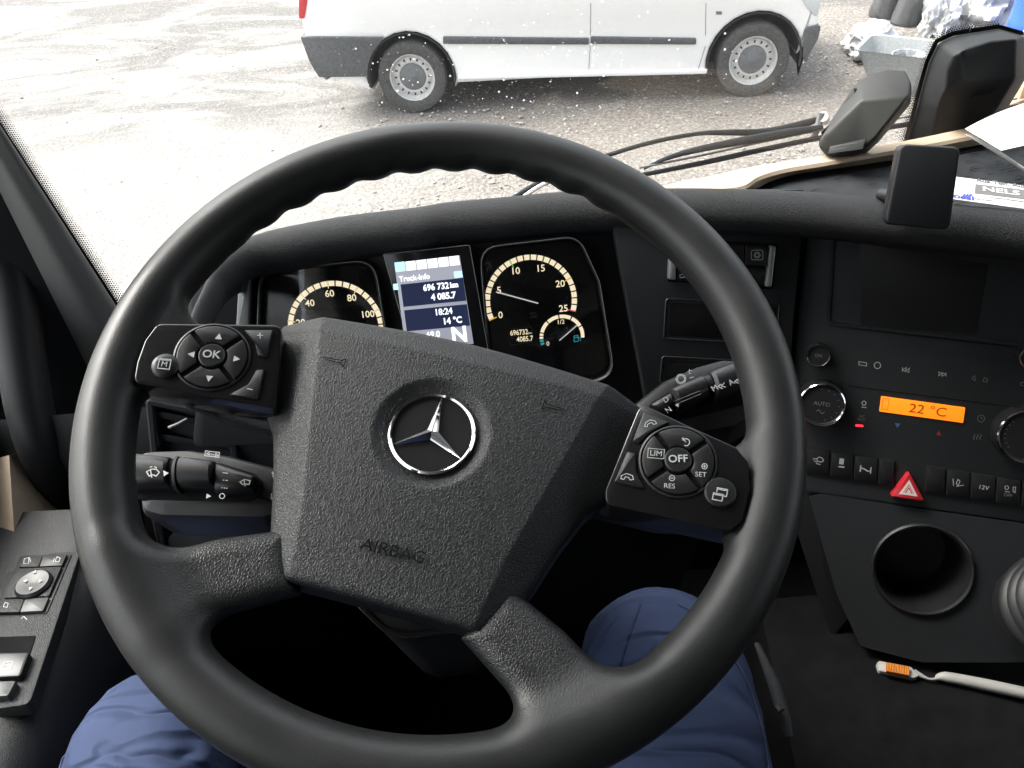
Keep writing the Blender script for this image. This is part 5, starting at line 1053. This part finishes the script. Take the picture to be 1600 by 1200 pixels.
    def dpad(K, par, cx, cy, rot):
        c = K.uv(cx, cy, HP); H = HP + 0.0022
        lathe('pad_ring', K, c, [(0.0232, HP - 0.0008), (0.0232, HP + 0.0008), (0.0222, HP + 0.0012), (0.0216, HP + 0.0004)], M['satin'], par, n=48, cap=False)
        for k in range(4):
            a0 = rot + 90 * k - 41; q = [(c[0] + 0.0212 * math.cos(R(a0 + 82 * i / 10)), c[1] + 0.0212 * math.sin(R(a0 + 82 * i / 10))) for i in range(11)]
            q += [(c[0] + 0.0092 * math.cos(R(a0 + 6 + 70 * i / 5)), c[1] + 0.0092 * math.sin(R(a0 + 6 + 70 * i / 5))) for i in range(5, -1, -1)]
            v, f = prism(K, q, HP - 0.0005, H, 0.0011); mk('direction_key', v, f, M['satin'], par, smooth='auto')
        lathe('centre_key', K, c, [(0.0079, HP), (0.0079, H + 0.0006), (0.0072, H + 0.0012), (0.0, H + 0.0015)], M['satin'], par, n=32)
        return c, H
    wr = 0.0
    c, H = dpad(WL, lp, 332, 558, 102)
    text('key_text', 'OK', WL, (c[0], c[1]), 0.0073, M['print'], lp, H + 0.0019, rot=13, bold=0.0001)
    for px, py, a in ((342, 527, 90), (300, 554, 180), (369, 561, 0), (327, 591, 270)):
        q = WL.uv(px, py, H); b = R(a + 13); fill('key_arrow', WL, [[(q[0] + 0.0026 * math.cos(b + R(k)), q[1] + 0.0026 * math.sin(b + R(k))) for k in (0, 125, 235)]], M['print'], lp, H + 0.0004, px=False)
    q = WL.uv(259, 573, HP); lathe('menu_key', WL, q, [(0.0080, HP - 0.0005), (0.0080, HP + 0.0020), (0.0072, HP + 0.0028), (0.004, HP + 0.0033), (0, HP + 0.0034)], M['satin'], lp, n=32)
    sq = lambda cx, cy, w, h, r_: [(cx + x * math.cos(R(r_)) - y * math.sin(R(r_)), cy + x * math.sin(R(r_)) + y * math.cos(R(r_))) for x, y in ((-w, -h), (w, -h), (w, h), (-w, h), (-w, -h))]
    strokes('menu_icon', WL, [sq(q[0], q[1], 0.0034, 0.0030, 13)], 0.0006, M['print'], lp, HP + 0.0038, px=False); text('key_text', 'M', WL, q, 0.0050, M['print'], lp, HP + 0.0038, rot=13)
    fill('menu_icon', WL, [sq(q[0] - 0.0006, q[1] + 0.0031, 0.0034, 0.0007, 13)[:4]], M['print'], lp, HP + 0.0038, px=False)
    plate('plus_key', WL, [(380, 515), (427, 515), (416, 558), (403, 556), (398, 536)], HP - 0.0005, HP + 0.0016, M['satin'], lp, r=0.0008, b=0.0008)
    plate('minus_key', WL, [(356, 617), (403, 624), (413, 577), (401, 577), (388, 600)], HP - 0.0005, HP + 0.0016, M['satin'], lp, r=0.0008, b=0.0008)
    strokes('plus_sign', WL, [[(402, 524), (411, 524)], [(406.5, 520), (406.5, 529)]], 0.0006, M['print'], lp, HP + 0.002); strokes('minus_sign', WL, [[(386, 607), (395, 609)]], 0.0006, M['print'], lp, HP + 0.002)
    c, H = dpad(WR, rp, 1059, 721, 92)
    text('key_text', 'OFF', WR, (c[0], c[1]), 0.0066, M['print'], rp, H + 0.0019, rot=13, bold=0.0001)
    p = WR.uv(1025, 709, H); text('key_text', 'LIM', WR, p, 0.0050, M['print'], rp, H + 0.0004, rot=6); strokes('key_frame', WR, [sq(p[0], p[1], 0.0048, 0.0030, 6)], 0.0004, M['print'], rp, H + 0.0004, px=False)
    p = WR.uv(1095, 742, H); text('key_text', 'SET', WR, p, 0.0043, M['print'], rp, H + 0.0004, rot=8); p = WR.uv(1046, 760, H); text('key_text', 'RES', WR, p, 0.0043, M['print'], rp, H + 0.0004, rot=8)
    strokes('plus_sign', WR, [circ(1101, 728.5, 4.2, 16), [(1098.5, 728.5), (1103.5, 728.5)], [(1101, 726), (1101, 731)]], 0.0005, M['print'], rp, H + 0.0004); strokes('minus_sign', WR, [circ(1050, 747, 4.2, 16), [(1047.5, 747), (1052.5, 747)]], 0.0005, M['print'], rp, H + 0.0004)
    strokes('cruise_icon', WR, [circ(1072, 691, 5.5, 16, -150, 120), [(1072, 691), (1066, 684)], [(1066, 684), (1069, 685)], [(1066, 684), (1067, 687)]], 0.0006, M['print'], rp, H + 0.0004)
    plate('call_key', WR, [(1006, 643), (1047, 660), (1018, 672), (999, 692), (989, 688)], HP - 0.0005, HP + 0.0016, M['satin'], rp, r=0.0008, b=0.0008)
    plate('hang_up_key', WR, [(980, 705), (993, 708), (994, 738), (1007, 764), (960, 752)], HP - 0.0005, HP + 0.0016, M['satin'], rp, r=0.0008, b=0.0008)
    for L in ([(1007, 666), (1009, 660), (1016, 656), (1024, 658), (1026, 662), (1021, 663), (1018, 660), (1012, 663), (1011, 667), (1007, 666)], [(970, 748), (971, 743), (979, 740), (988, 743), (990, 749), (985, 750), (982, 746), (977, 745), (975, 749), (970, 748)]):
        strokes('receiver_icon', WR, [L], 0.0005, M['print'], rp, HP + 0.002)
    q = WR.uv(1125, 771, HP); lathe('page_key', WR, q, [(0.0090, HP - 0.0005), (0.0090, HP + 0.0020), (0.0082, HP + 0.0028), (0.004, HP + 0.0033), (0, HP + 0.0034)], M['satin'], rp, n=32)
    strokes('page_icon', WR, [[(1115, 770), (1130, 773), (1128, 783), (1113, 780), (1115, 770)], [(1120, 769), (1121, 762), (1137, 765), (1135, 776), (1131, 775)], [(1115, 772), (1130, 775)], [(1121, 764), (1137, 767)]], 0.0006, M['print'], rp, HP + 0.0038)
build_wheel()

def sleeve(name, pl, q, h, z, m, parent, n=10, e=0.0012):
    """half-round sleeve over a four-cornered footprint (top left, top right, bottom right, bottom left)"""
    a, b, c, d = [np.array(pl.uv(x, y, h)) for x, y in q]; rows = []
    for s, k in ((0, 0.0), (0, 0.86), (0.06, 1.0), (0.5, 1.0), (0.94, 1.0), (1, 0.86), (1, 0.0)):
        T, Bm = a + (b - a) * s, d + (c - d) * s; row = []
        for i in range(n + 1):
            f = math.pi * i / n; w = 0.5 - 0.5 * math.cos(f); p = T + (Bm - T) * (0.5 + (w - 0.5) * (1 if k else 0.98)); row.append(pl.w(p[0], p[1], h + z * k * (math.sin(f) ** 0.6)))
        rows.append(row)
    return grid(name, rows, m, parent)
def build_stalks():
    h = -0.085; K = WH
    t = thing('wiper_stalk', 'left column stalk with wiper and washer symbols', 'stalk', K.at(330, 760, h))
    plate('stalk_body', K, [(208, 707), (226, 699), (290, 697), (352, 706), (450, 732), (450, 800), (410, 812), (250, 809), (214, 800)], h - 0.05, h, M['satin'], t, r=0.012, b=0.010)
    plate('hollow', K, [(210, 714), (290, 717), (346, 724), (398, 740), (411, 752), (408, 774), (388, 784), (210, 780)], h - 0.002, h + 0.0010, M['deep'], t, r=0.006, b=0.0005)
    barrel = lambda name, px, z, m, bv=0: sleeve(name, K, px, h + 0.0008, z, m, t)
    barrel('stalk_button', [(208, 712), (272, 719), (271, 768), (209, 768)], 0.016, M['satin'])
    barrel('collar', [(272, 720), (283, 721), (280, 771), (271, 769)], 0.012, M['deep'], 0.003)
    barrel('collar_line', [(283.5, 717), (288, 718), (284.5, 772), (279, 772)], 0.0165, M['grey'], 0.002)
    barrel('sleeve', [(288.5, 718.5), (341, 725), (340, 769), (285, 768)], 0.017, M['satin'])
    barrel('stalk_tip', [(342, 727), (400, 747), (399, 772), (341, 776)], 0.012, M['satin'])
    z = h + 0.0176
    strokes('washer_icon', K, [[(229, 737), (237, 733), (244, 733), (249, 738), (244, 744), (240, 742), (236, 742), (233, 744), (229, 737)], [(237, 746), (235, 733)], [(234, 730), (238, 729)], [(241, 729), (245, 731)]], 0.0007, M['print'], t, z); fill('washer_arrow', K, [[(255, 735), (264, 739), (256, 744)]], M['print'], t, z)
    z = h + 0.0133
    strokes('wiper_icon', K, [[(375, 753), (382, 749), (391, 751), (389, 757), (383, 756), (379, 757), (375, 753)], [(383, 760), (381, 749)]], 0.0006, M['print'], t, z)
    strokes('speed_marks', K, [[(348, 738.5), (356, 739.5)], [(348, 750), (350, 750.2)], [(352, 750.4), (356, 750.8)], [(346, 762), (347.5, 762)], [(350, 762.3), (351.5, 762.5)], [(353.5, 763), (355, 763)], circ(347, 775, 4, 12)], 0.0006, M['print'], t, z)
    fill('sleeve_mark', K, [[(323, 771), (330, 775.5), (322, 779)]], M['print'], t, h + 0.0122)
    strokes('turn_icon', K, [[(321, 704.5), (343, 707), (342, 714.5), (320, 712), (321, 704.5)], [(323, 708.5), (327, 706.5), (327, 711), (323, 708.5)], [(341, 711), (337, 708.5), (336.5, 713), (341, 711)], [(329, 709), (335, 710)]], 0.0005, M['print'], t, h + 0.0008)
    strokes('lift_marks', K, [[(427, 746), (426, 737)], [(425, 740), (426, 737), (428, 740)], [(424, 771), (424, 780)], [(422.5, 777), (424, 780), (425.5, 777)]], 0.0006, M['print'], t, h + 0.0008)
    h = -0.070
    t = thing('gear_stalk', 'right column stalk with gear letters and retarder symbols', 'stalk', K.at(1080, 620, h))
    plate('stalk_body', K, [(985, 632), (1040, 589), (1090, 567), (1130, 556), (1160, 558), (1200, 590), (1200, 640), (1150, 668), (1080, 680), (1000, 680)], h - 0.045, h, M['satin'], t, r=0.012, b=0.009)
    plate('hollow', K, [(1012, 633), (1046, 612), (1092, 594), (1152, 571), (1190, 590), (1190, 625), (1120, 642), (1060, 656), (1030, 654)], h - 0.002, h + 0.0010, M['deep'], t, r=0.005, b=0.0005)
    b2 = lambda name, px, z, m, bv=0: sleeve(name, K, px, h + 0.0008, z, m, t)
    b2('stalk_tip', [(1014, 636), (1044, 618), (1052, 642), (1030, 655)], 0.010, M['satin'], 0.004)
    b2('sleeve', [(1044, 614), (1092, 593), (1104, 628), (1056, 649)], 0.016, M['satin']); b2('collar', [(1093, 594), (1102, 590), (1114, 624), (1105, 628)], 0.012, M['black'], 0.003); b2('stalk_button', [(1103, 588), (1160, 565), (1190, 604), (1116, 635)], 0.017, M['satin'])
    strokes('sleeve_rib', K, [[(1055, 632), (1096, 615)], [(1053, 627), (1095, 610)]], 0.0004, M['dimprint'], t, h + 0.0172); fill('sleeve_mark', K, [[(1055, 633), (1061, 630), (1060, 636)]], M['print'], t, h + 0.0174)
    ang = 24
    text('gear_letter', 'D', K, K.uv(1040, 626, h + 0.01), 0.0058, M['print'], t, h + 0.0114, rot=ang + 22); text('gear_letter', 'N', K, K.uv(1044, 642, h + 0.01), 0.0058, M['print'], t, h + 0.0114, rot=ang + 22)
    text('gear_letter', 'M', K, K.uv(1116, 608, h + 0.017), 0.0062, M['print'], t, h + 0.0184, rot=ang + 18); text('gear_letter', 'A', K, K.uv(1142, 599, h + 0.017), 0.0062, M['print'], t, h + 0.0184, rot=ang + 18)
    strokes('shift_arrow', K, [[(1127, 600), (1122, 604), (1129, 607)], [(1132, 598), (1127, 603), (1134, 605)], [(1153, 592), (1148, 596), (1154, 599)], [(1157, 590), (1153, 595), (1158, 597)]], 0.0007, M['print'], t, h + 0.0184)
    strokes('retarder_icon', K, [circ(1064, 592, 5.6, 18), circ(1064, 592, 7.6, 18)], 0.0006, M['print'], t, h + 0.0012); strokes('plus_sign', K, [[(1074, 581), (1081, 579)], [(1077, 577), (1078, 584)]], 0.0006, M['print'], t, h + 0.0012); strokes('minus_sign', K, [[(1077, 591), (1084, 589)]], 0.0006, M['print'], t, h + 0.0012)
    # air vent behind the left stalk
    LV = facing(DASH.at(330, 620, -0.015), 22, 12); t = thing('air_vent', 'black air vent with slats behind the left stalk', 'air vent', LV.at(300, 740))
    plate('vent_back', LV, [(205, 610), (400, 640), (440, 880), (235, 900)], -0.06, -0.03, M['deep'], t)
    frame('vent_frame', LV, [(226, 622), (364, 650), (392, 872), (252, 882)], 0.008, -0.03, 0.0, M['fascia'], t, r=0.006, b=0.002)
    for i in range(6):
        k = i / 6; a, b, c, d = (236 + 20 * k, 640 + 215 * k), (352 + 24 * k, 662 + 195 * k), (354 + 24 * k, 672 + 195 * k), (238 + 20 * k, 652 + 215 * k); plate('slat', LV, [a, b, c, d], -0.028, -0.010, M['black'], t, b=0.001)
    plate('vent_bar', LV, [(350, 650), (362, 652), (372, 720), (360, 722)], -0.02, -0.002, M['satin'], t, b=0.002); plate('vent_bar', LV, [(232, 640), (242, 642), (250, 700), (240, 700)], -0.02, -0.002, M['satin'], t, b=0.002)
    tube('vent_lever', [LV.at(264, 668, 0.002), LV.at(278, 662, 0.004), LV.at(292, 654, 0.002)], [0.0018, 0.0015, 0.0012], M['light_trim'], t, n=8)
    t = thing('knee_pocket', 'black pocket flap below the air vent left of the column', 'storage pocket', LV.at(330, 860))
    plate('flap', LV, [(262, 842), (300, 808), (440, 812), (450, 920), (268, 920)], -0.03, 0.008, M['fascia'], t, r=0.003, b=0.002); plate('flap_post', LV, [(232, 800), (250, 798), (262, 870), (252, 880)], -0.03, 0.012, M['satin'], t, r=0.003, b=0.004)
build_stalks()

# ------------------------------------------------------------------ things on the dashboard and windscreen
def build_loose():
    TP = facing(ray(1445, 290) * 0.672, 16, -18); t = thing('tablet_holder', 'plain black slab of a device holder standing on the dashboard edge', 'device holder', TP.at(1432, 355))
    plate('back_shell', TP, [(1404, 229), (1501, 233), (1484, 361), (1380, 351)], -0.016, -0.0025, M['satin'], t, r=0.006, b=0.003)
    plate('front_plate', TP, [(1409, 226), (1501, 231), (1484, 359), (1384, 350)], -0.002, 0.004, M['fascia'], t, r=0.006, b=0.0015)
    tube('bracket', [TP.at(1412, 318, -0.014), TP.at(1392, 306, -0.03), TP.at(1378, 304, -0.045)], 0.006, M['black'], t, n=10)
    # toll box on the glass
    TB = facing(ray(1350, 180) * 0.80, 30, -34); t = thing('toll_box', 'grey rounded toll box stuck to the windscreen beside the wiper', 'toll box', TB.at(1350, 180, -0.03))
    top = [(1338, 128, -0.026), (1360, 114, -0.029), (1387, 107.5, -0.030), (1414, 109, -0.028), (1424, 130, -0.014), (1421.5, 150, 0.004), (1346, 156, 0.004)]
    bot = [(1421.5, 150, 0.004), (1368, 214, 0.004), (1350, 231, 0.002), (1330, 239, -0.001), (1291, 243, -0.004), (1280, 231, -0.003), (1278, 221, -0.001), (1346, 156, 0.004)]
    ring = top[:6] + bot[1:7]; vs = [TB.at(*p) for p in ring] + [TB.at(1346, 156, 0.004)]; m_ = len(vs)
    for p in ring: q = TB.at(*p); vs.append(q - TB.n * (p[2] + 0.036))
    fs = [(0, 1, 2, 3, 4, 5, 12), (5, 6, 7, 8, 9, 10, 11, 12), (11, 0, 12)] + [((i + 1) % 12, i, m_ + i, m_ + (i + 1) % 12) for i in range(12)]
    o = mk('box_shell', vs, fs, M['grey'], t, smooth=True); bv = o.modifiers.new('edge', 'BEVEL'); bv.width = 0.004; bv.segments = 3; bv.limit_method = 'ANGLE'; bv.angle_limit = R(20)
    plate('dark_flank', TB, [(1281, 214), (1333, 135), (1340, 138), (1338, 158), (1304, 202), (1292, 206)], -0.034, -0.014, M['black'], t, r=0.003, b=0.003)
    plate('type_label', TB, [(1297, 229), (1352, 217), (1348, 233), (1294, 240)], 0.003, 0.0046, M['light_key'], t, b=0.0002)
    strokes('label_print', TB, [[(1303, 229.5), (1340, 223)], [(1301, 234), (1322, 231)]], 0.0006, M['inkgrey'], t, 0.0049)
    strokes('grip_lines', TB, [[(1287, 214), (1293, 209)], [(1289, 217), (1295, 212)], [(1291, 220), (1297, 215)]], 0.0006, M['black'], t, 0.0046)
    # sensor housing
    g0 = ray(1500, 130); tt = 0.8
    for _ in range(30): p = g0 * tt; tt *= 1 + 0.7 * (glass_y(p[0], p[2]) - 0.006 - p[1]) / p[1]
    GP = Pl(g0 * tt, (-0.05, -1, -0.19)); t = thing('camera_housing', 'tall black camera housing mounted at the foot of the windscreen', 'camera housing', GP.at(1490, 210))
    O = [(1417, 226), (1433, 165), (1451, 98), (1466, 67), (1490, 56), (1560, 45), (1600, 56), (1604, 120), (1545, 218)]
    Fq = [(1456, 220), (1464, 165), (1479, 108), (1489, 88), (1504, 77), (1548, 64), (1589, 60), (1587, 123), (1532, 212)]
    hs = [0.026, 0.034, 0.046, 0.050, 0.050, 0.050, 0.050, 0.054, 0.030]
    vs = [GP.at(x, y, 0.0) for x, y in O] + [GP.at(x, y, h_) for (x, y), h_ in zip(Fq, hs)] + [GP.at(1477, 140, 0.052), GP.at(1506, 126, 0.056), GP.at(1503, 82, 0.0545)]; n = 9
    fs = [(i, (i + 1) % n, n + (i + 1) % n, n + i) for i in range(n)] + [(9, 10, 18, 19, 16, 17), (18, 11, 12, 20, 19), (20, 13, 14, 15, 16, 19), (12, 13, 20), (10, 11, 18)]
    o = mk('housing', vs, fs, M['fascia'], t); bv = o.modifiers.new('edge', 'BEVEL'); bv.width = 0.0035; bv.segments = 3; bv.limit_method = 'ANGLE'; bv.angle_limit = R(18); o.data.polygons.foreach_set('use_smooth', [True] * len(o.data.polygons))
    ls = [[(1518 + i * 6.0, 152 - i * 1.4), (1528 + i * 7.0, 140 - i * 0.7)] for i in range(5)]
    strokes('vent_slots', GP, ls, 0.0011, M['deep'], t, 0.0570)['kind'] = 'stuff'
    vs2 = []; 
    rows = [[GP.at(x, y, 0.0015) for x, y in O[:7]], [GP.at(x + dx, y + dy, 0.0015) for (x, y), (dx, dy) in zip(O[:7], ((-6, 0), (-6, -1), (-6, -2), (-5, -5), (-2, -7), (0, -7), (0, -7)))]]
    grid('glass_mask', rows, M['frit'], t)
    strokes('glass_ticks', GP, [[(1517, 42), (1515, 50)], [(1462, 88), (1471, 94)]], 0.0008, M['paper'], t, 0.003)
    # papers
    def sheet(name, corners, label, curl=0.0, mat_=M['paper']):
        a, b, c, d = corners; rows = []
        for j in range(7):
            v = j / 6; rows.append([(a * (1 - u) + b * u) * (1 - v) + (d * (1 - u) + c * u) * v + V(0, 0, curl * (4 * u * (1 - u)) * (1 - v)) for u in np.linspace(0, 1, 9)])
        o = grid(name, rows, mat_, None, thick=V(0, 0, -0.0004), origin=a); tag(o, label, 'paper'); return o
    A = ax(1508, 201, z=-0.350)
    sheet('folded_sheet', [A, ax(1606, 160, z=-0.322), ax(1720, 200, z=-0.318), ax(1565, 235, z=-0.345)], 'upper leaf of a white folded delivery note lying on the shelf', 0.003)
    sheet('folded_sheet', [A + V(0.002, 0, -0.006), ax(1566, 238, z=-0.356), ax(1700, 330, z=-0.362), ax(1602, 268, z=-0.366)], 'narrow lower leaf of the white delivery note under the upper leaf', 0.002)
    LP = Pl(ax(1560, 300, z=-0.350), (0.0, -0.12, 1), (1, 0, 0)); t = thing('leaflet', 'white leaflet with a grey banner lying on the dashboard roll', 'leaflet', LP.at(1540, 300))
    plate('leaflet_sheet', LP, [(1470, 273), (1660, 298), (1660, 334), (1468, 308)], -0.0006, 0.0, M['paper'], t, b=0.0001)
    a, b = np.array(LP.uv(1540, 300)), np.array(LP.uv(1600, 308)); rot = math.degrees(math.atan2(b[1] - a[1], b[0] - a[0]))
    fill('banner', LP, [[(1524, 287.2), (1660, 303.5), (1660, 318), (1523, 302)]], M['inkgrey'], t, 0.0003)
    p = LP.uv(1534, 295.5); text('banner_text', 'NELS', LP, p, 0.0105, M['paper'], t, 0.0006, rot=rot, sx=1.35, align='LEFT', bold=0.0002)
    p = LP.uv(1525, 281.8); text('headline', 'Aus Ton. Aus B', LP, p, 0.0072, M['inkgrey'], t, 0.0005, rot=rot, sx=1.05, align='LEFT', bold=0.0002)
    p = LP.uv(1489, 306); text('blue_text', 'ossi', LP, p, 0.0105, M['inkblue'], t, 0.0003, rot=rot, sx=1.1, align='LEFT', bold=0.0003)
    strokes('blue_bars', LP, [[(1503 + k * 5, 309), (1508 + k * 5, 303)] for k in range(3)], 0.0018, M['inkblue'], t, 0.0003)
    strokes('small_print', LP, [[(1521, 310), (1532, 311.5)], [(1534, 311.6), (1552, 314)], [(1548, 308.5), (1570, 311)], [(1572, 311.2), (1600, 315)]], 0.0012, M['inkgrey'], t, 0.0003)
    strokes('sheet_rules', LP, [[(1496, 282), (1523, 286)], [(1493, 290), (1522, 294)]], 0.0005, M['inkgrey'], t, 0.0003)
    # windscreen wiper outside
    def go(px, py, off):
        d = ray(px, py); k = 0.8
        for _ in range(30): p = d * k; k *= 1 + 0.7 * (glass_y(p[0], p[2]) + off - p[1]) / max(p[1], 0.1)
        return d * k
    t = thing('windscreen_wiper', 'black wiper arm and blade resting along the foot of the windscreen', 'wiper', go(1290, 200, 0.04))
    blade = cr([go(x, y, 0.012) for x, y in ((1000, 274), (1100, 254), (1200, 232), (1300, 212), (1420, 194), (1590, 166))], 8)
    tube('blade_rubber', blade, [0.0028, 0.0034, 0.0034, 0.0034, 0.0028], M['wiper'], t, n=8, flat=((0, 0, 1), 1.0))
    tube('blade_spine', [p + V(0, 0.006, 0.007) for p in blade], 0.0013, M['hub'], t, n=6)
    tube('blade_carrier', cr([go(x, y, 0.022) for x, y in ((1006, 264), (1035, 250), (1080, 236), (1150, 222), (1230, 208), (1285, 198))], 8), [0.0015, 0.003, 0.0045, 0.006, 0.0065, 0.003], M['wiper'], t, n=10, flat=((0, 0, 1), 0.8))
    tube('wiper_arm', cr([go(x, y, 0.040) for x, y in ((770, 330), (830, 292), (880, 268), (955, 241), (1020, 222), (1090, 209), (1140, 207), (1200, 206), (1260, 192), (1284, 184))], 8), [0.003, 0.0035, 0.0035, 0.003, 0.003, 0.0028, 0.004, 0.0055, 0.005, 0.003], M['wiper'], t, n=10, flat=((0, 0, 1), 0.9))
    tube('arm_spring', cr([go(x, y, 0.034) for x, y in ((800, 322), (835, 296), (870, 278))], 5), 0.0028, M['steel'], t, n=8)
    tube('pivot_bracket', [go(1284, 176, 0.035), go(1279, 195, 0.03), go(1272, 214, 0.02)], [0.005, 0.0045, 0.004], M['hub'], t, n=8)
    tube('pivot_bolt', [go(1286, 182, 0.03), go(1290, 188, 0.05)], 0.006, M['steel'], t, n=10)
build_loose()

# ------------------------------------------------------------------ driver and seat
def build_person():
    J = dict(pel=(-0.09, -0.30, -0.82), spine=(-0.09, -0.36, -0.62), chest=(-0.09, -0.40, -0.40),
             lh=(-0.19, -0.27, -0.82), lm=(-0.275, 0.03, -0.725), lk0=(-0.315, 0.21, -0.672), lk=(-0.345, 0.325, -0.650), lk1=(-0.335, 0.372, -0.705), ls=(-0.33, 0.40, -0.89), la=(-0.32, 0.44, -1.14), lf=(-0.32, 0.50, -1.21), lt=(-0.32, 0.60, -1.225),
             rh=(0.01, -0.27, -0.82), rm=(0.075, 0.03, -0.72), rk0=(0.110, 0.22, -0.664), rk=(0.122, 0.355, -0.640), rk1=(0.118, 0.412, -0.69), rs=(0.11, 0.44, -0.89), ra=(0.11, 0.50, -1.14), rf=(0.11, 0.56, -1.21), rt=(0.11, 0.66, -1.225))
    rad = dict(pel=0.15, spine=0.14, chest=0.13, lh=0.11, lm=0.093, lk0=0.083, lk=0.078, lk1=0.074, ls=0.066, la=0.052, lf=0.05, lt=0.04)
    names = list(J); idx = {n: i for i, n in enumerate(names)}
    ed = [('pel', 'spine'), ('spine', 'chest')]
    for s in 'lr': ed += [('pel', s + 'h'), (s + 'h', s + 'm'), (s + 'm', s + 'k0'), (s + 'k0', s + 'k'), (s + 'k', s + 'k1'), (s + 'k1', s + 's'), (s + 's', s + 'a'), (s + 'a', s + 'f'), (s + 'f', s + 't')]
    org = V(-0.09, -0.30, -0.95); me = bpy.data.meshes.new('person'); me.from_pydata([tuple(np.array(J[n]) - org) for n in names], [(idx[a], idx[b]) for a, b in ed], []); o = bpy.data.objects.new('person', me); COL.objects.link(o); o.location = Vector(org)
    sk = o.modifiers.new('skin', 'SKIN'); sk.use_smooth_shade = True
    for n, i in idx.items(): r_ = rad.get(n, rad.get('l' + n[1:], 0.08)); me.skin_vertices[0].data[i].radius = (r_, r_); me.skin_vertices[0].data[i].use_root = (n == 'pel')
    su = o.modifiers.new('sub', 'SUBSURF'); su.levels = 3; su.render_levels = 3
    tx = bpy.data.textures.new('folds', 'CLOUDS'); tx.noise_scale = 0.09; tx.noise_depth = 2
    dp = o.modifiers.new('folds', 'DISPLACE'); dp.texture = tx; dp.strength = 0.020; dp.mid_level = 0.5; dp.texture_coords = 'LOCAL'
    me.materials.append(M['trousers'])
    ev = o.evaluated_get(bpy.context.evaluated_depsgraph_get()); m2 = bpy.data.meshes.new_from_object(ev); o.modifiers.clear(); o.data = m2; m2.materials.clear(); m2.materials.append(M['trousers'])
    m2.polygons.foreach_set('use_smooth', [True] * len(m2.polygons))
    tag(o, 'seated driver in blue work trousers, both knees under the steering wheel', 'person'); ORG[o] = org
    # stitched seams over the knees
    from mathutils.bvhtree import BVHTree
    bv = BVHTree.FromPolygons([v.co.copy() for v in m2.vertices], [tuple(p.vertices) for p in m2.polygons])
    for line in ([(1205, 1240), (1192, 1150), (1172, 1080), (1142, 1020), (1104, 972), (1060, 945)], [(960, 1180), (962, 1090), (972, 1030), (990, 975), (1000, 945)], [(84, 1240), (112, 1150), (150, 1092), (200, 1056), (240, 1050)]):
        pts = []
        for q in cr([np.array(a, float) for a in line], 8):
            hit = bv.ray_cast(Vector(-org), Vector(ray(*q)).normalized())
            if hit[0] is not None: pts.append(np.array(hit[0] + hit[1] * 0.0006) + org)
        if len(pts) > 6: tube('trouser_seam', pts, 0.0013, M['trousers'], o, n=6)
    # seat
    t = thing('driver_seat', 'dark driver seat under the thighs with a belt buckle at its right side', 'seat', (-0.09, -0.2, -1.27))
    def cush(x, y, z):
        q = np.maximum(np.abs(x + 0.09) - 0.20, 0) ** 2 + np.maximum(np.abs(y + 0.28) - 0.20, 0) ** 2 + np.maximum(np.abs(z + 0.965) - 0.02, 0) ** 2; return np.sqrt(q) - 0.045
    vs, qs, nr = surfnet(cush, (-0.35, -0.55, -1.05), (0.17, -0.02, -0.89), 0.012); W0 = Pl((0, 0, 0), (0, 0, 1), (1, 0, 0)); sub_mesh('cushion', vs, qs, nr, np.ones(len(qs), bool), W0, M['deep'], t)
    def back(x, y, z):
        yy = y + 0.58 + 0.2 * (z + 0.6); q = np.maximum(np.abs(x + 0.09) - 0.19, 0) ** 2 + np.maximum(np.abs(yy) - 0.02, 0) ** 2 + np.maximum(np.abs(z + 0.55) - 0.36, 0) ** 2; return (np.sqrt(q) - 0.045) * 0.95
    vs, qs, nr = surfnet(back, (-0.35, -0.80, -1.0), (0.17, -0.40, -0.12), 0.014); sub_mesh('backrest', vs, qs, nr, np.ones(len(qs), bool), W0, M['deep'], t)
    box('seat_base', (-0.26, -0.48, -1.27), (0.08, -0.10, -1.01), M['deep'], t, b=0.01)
    a, b = ax(1190, 1010, z=-0.66), ax(1224, 1118, z=-0.655)
    tube('belt_buckle', [ax(1183, 1006, z=-0.70), a * 0.5 + b * 0.5 + V(0.004, 0, -0.01), b, ax(1232, 1150, z=-0.66)], [0.003, 0.006, 0.006, 0.004], M['fascia'], t, n=10, flat=((0, 0, 1), 0.5)); tube('buckle_stud', [ax(1214, 1104, z=-0.645), ax(1220, 1112, z=-0.645)], 0.004, M['grey'], t, n=8)
build_person()
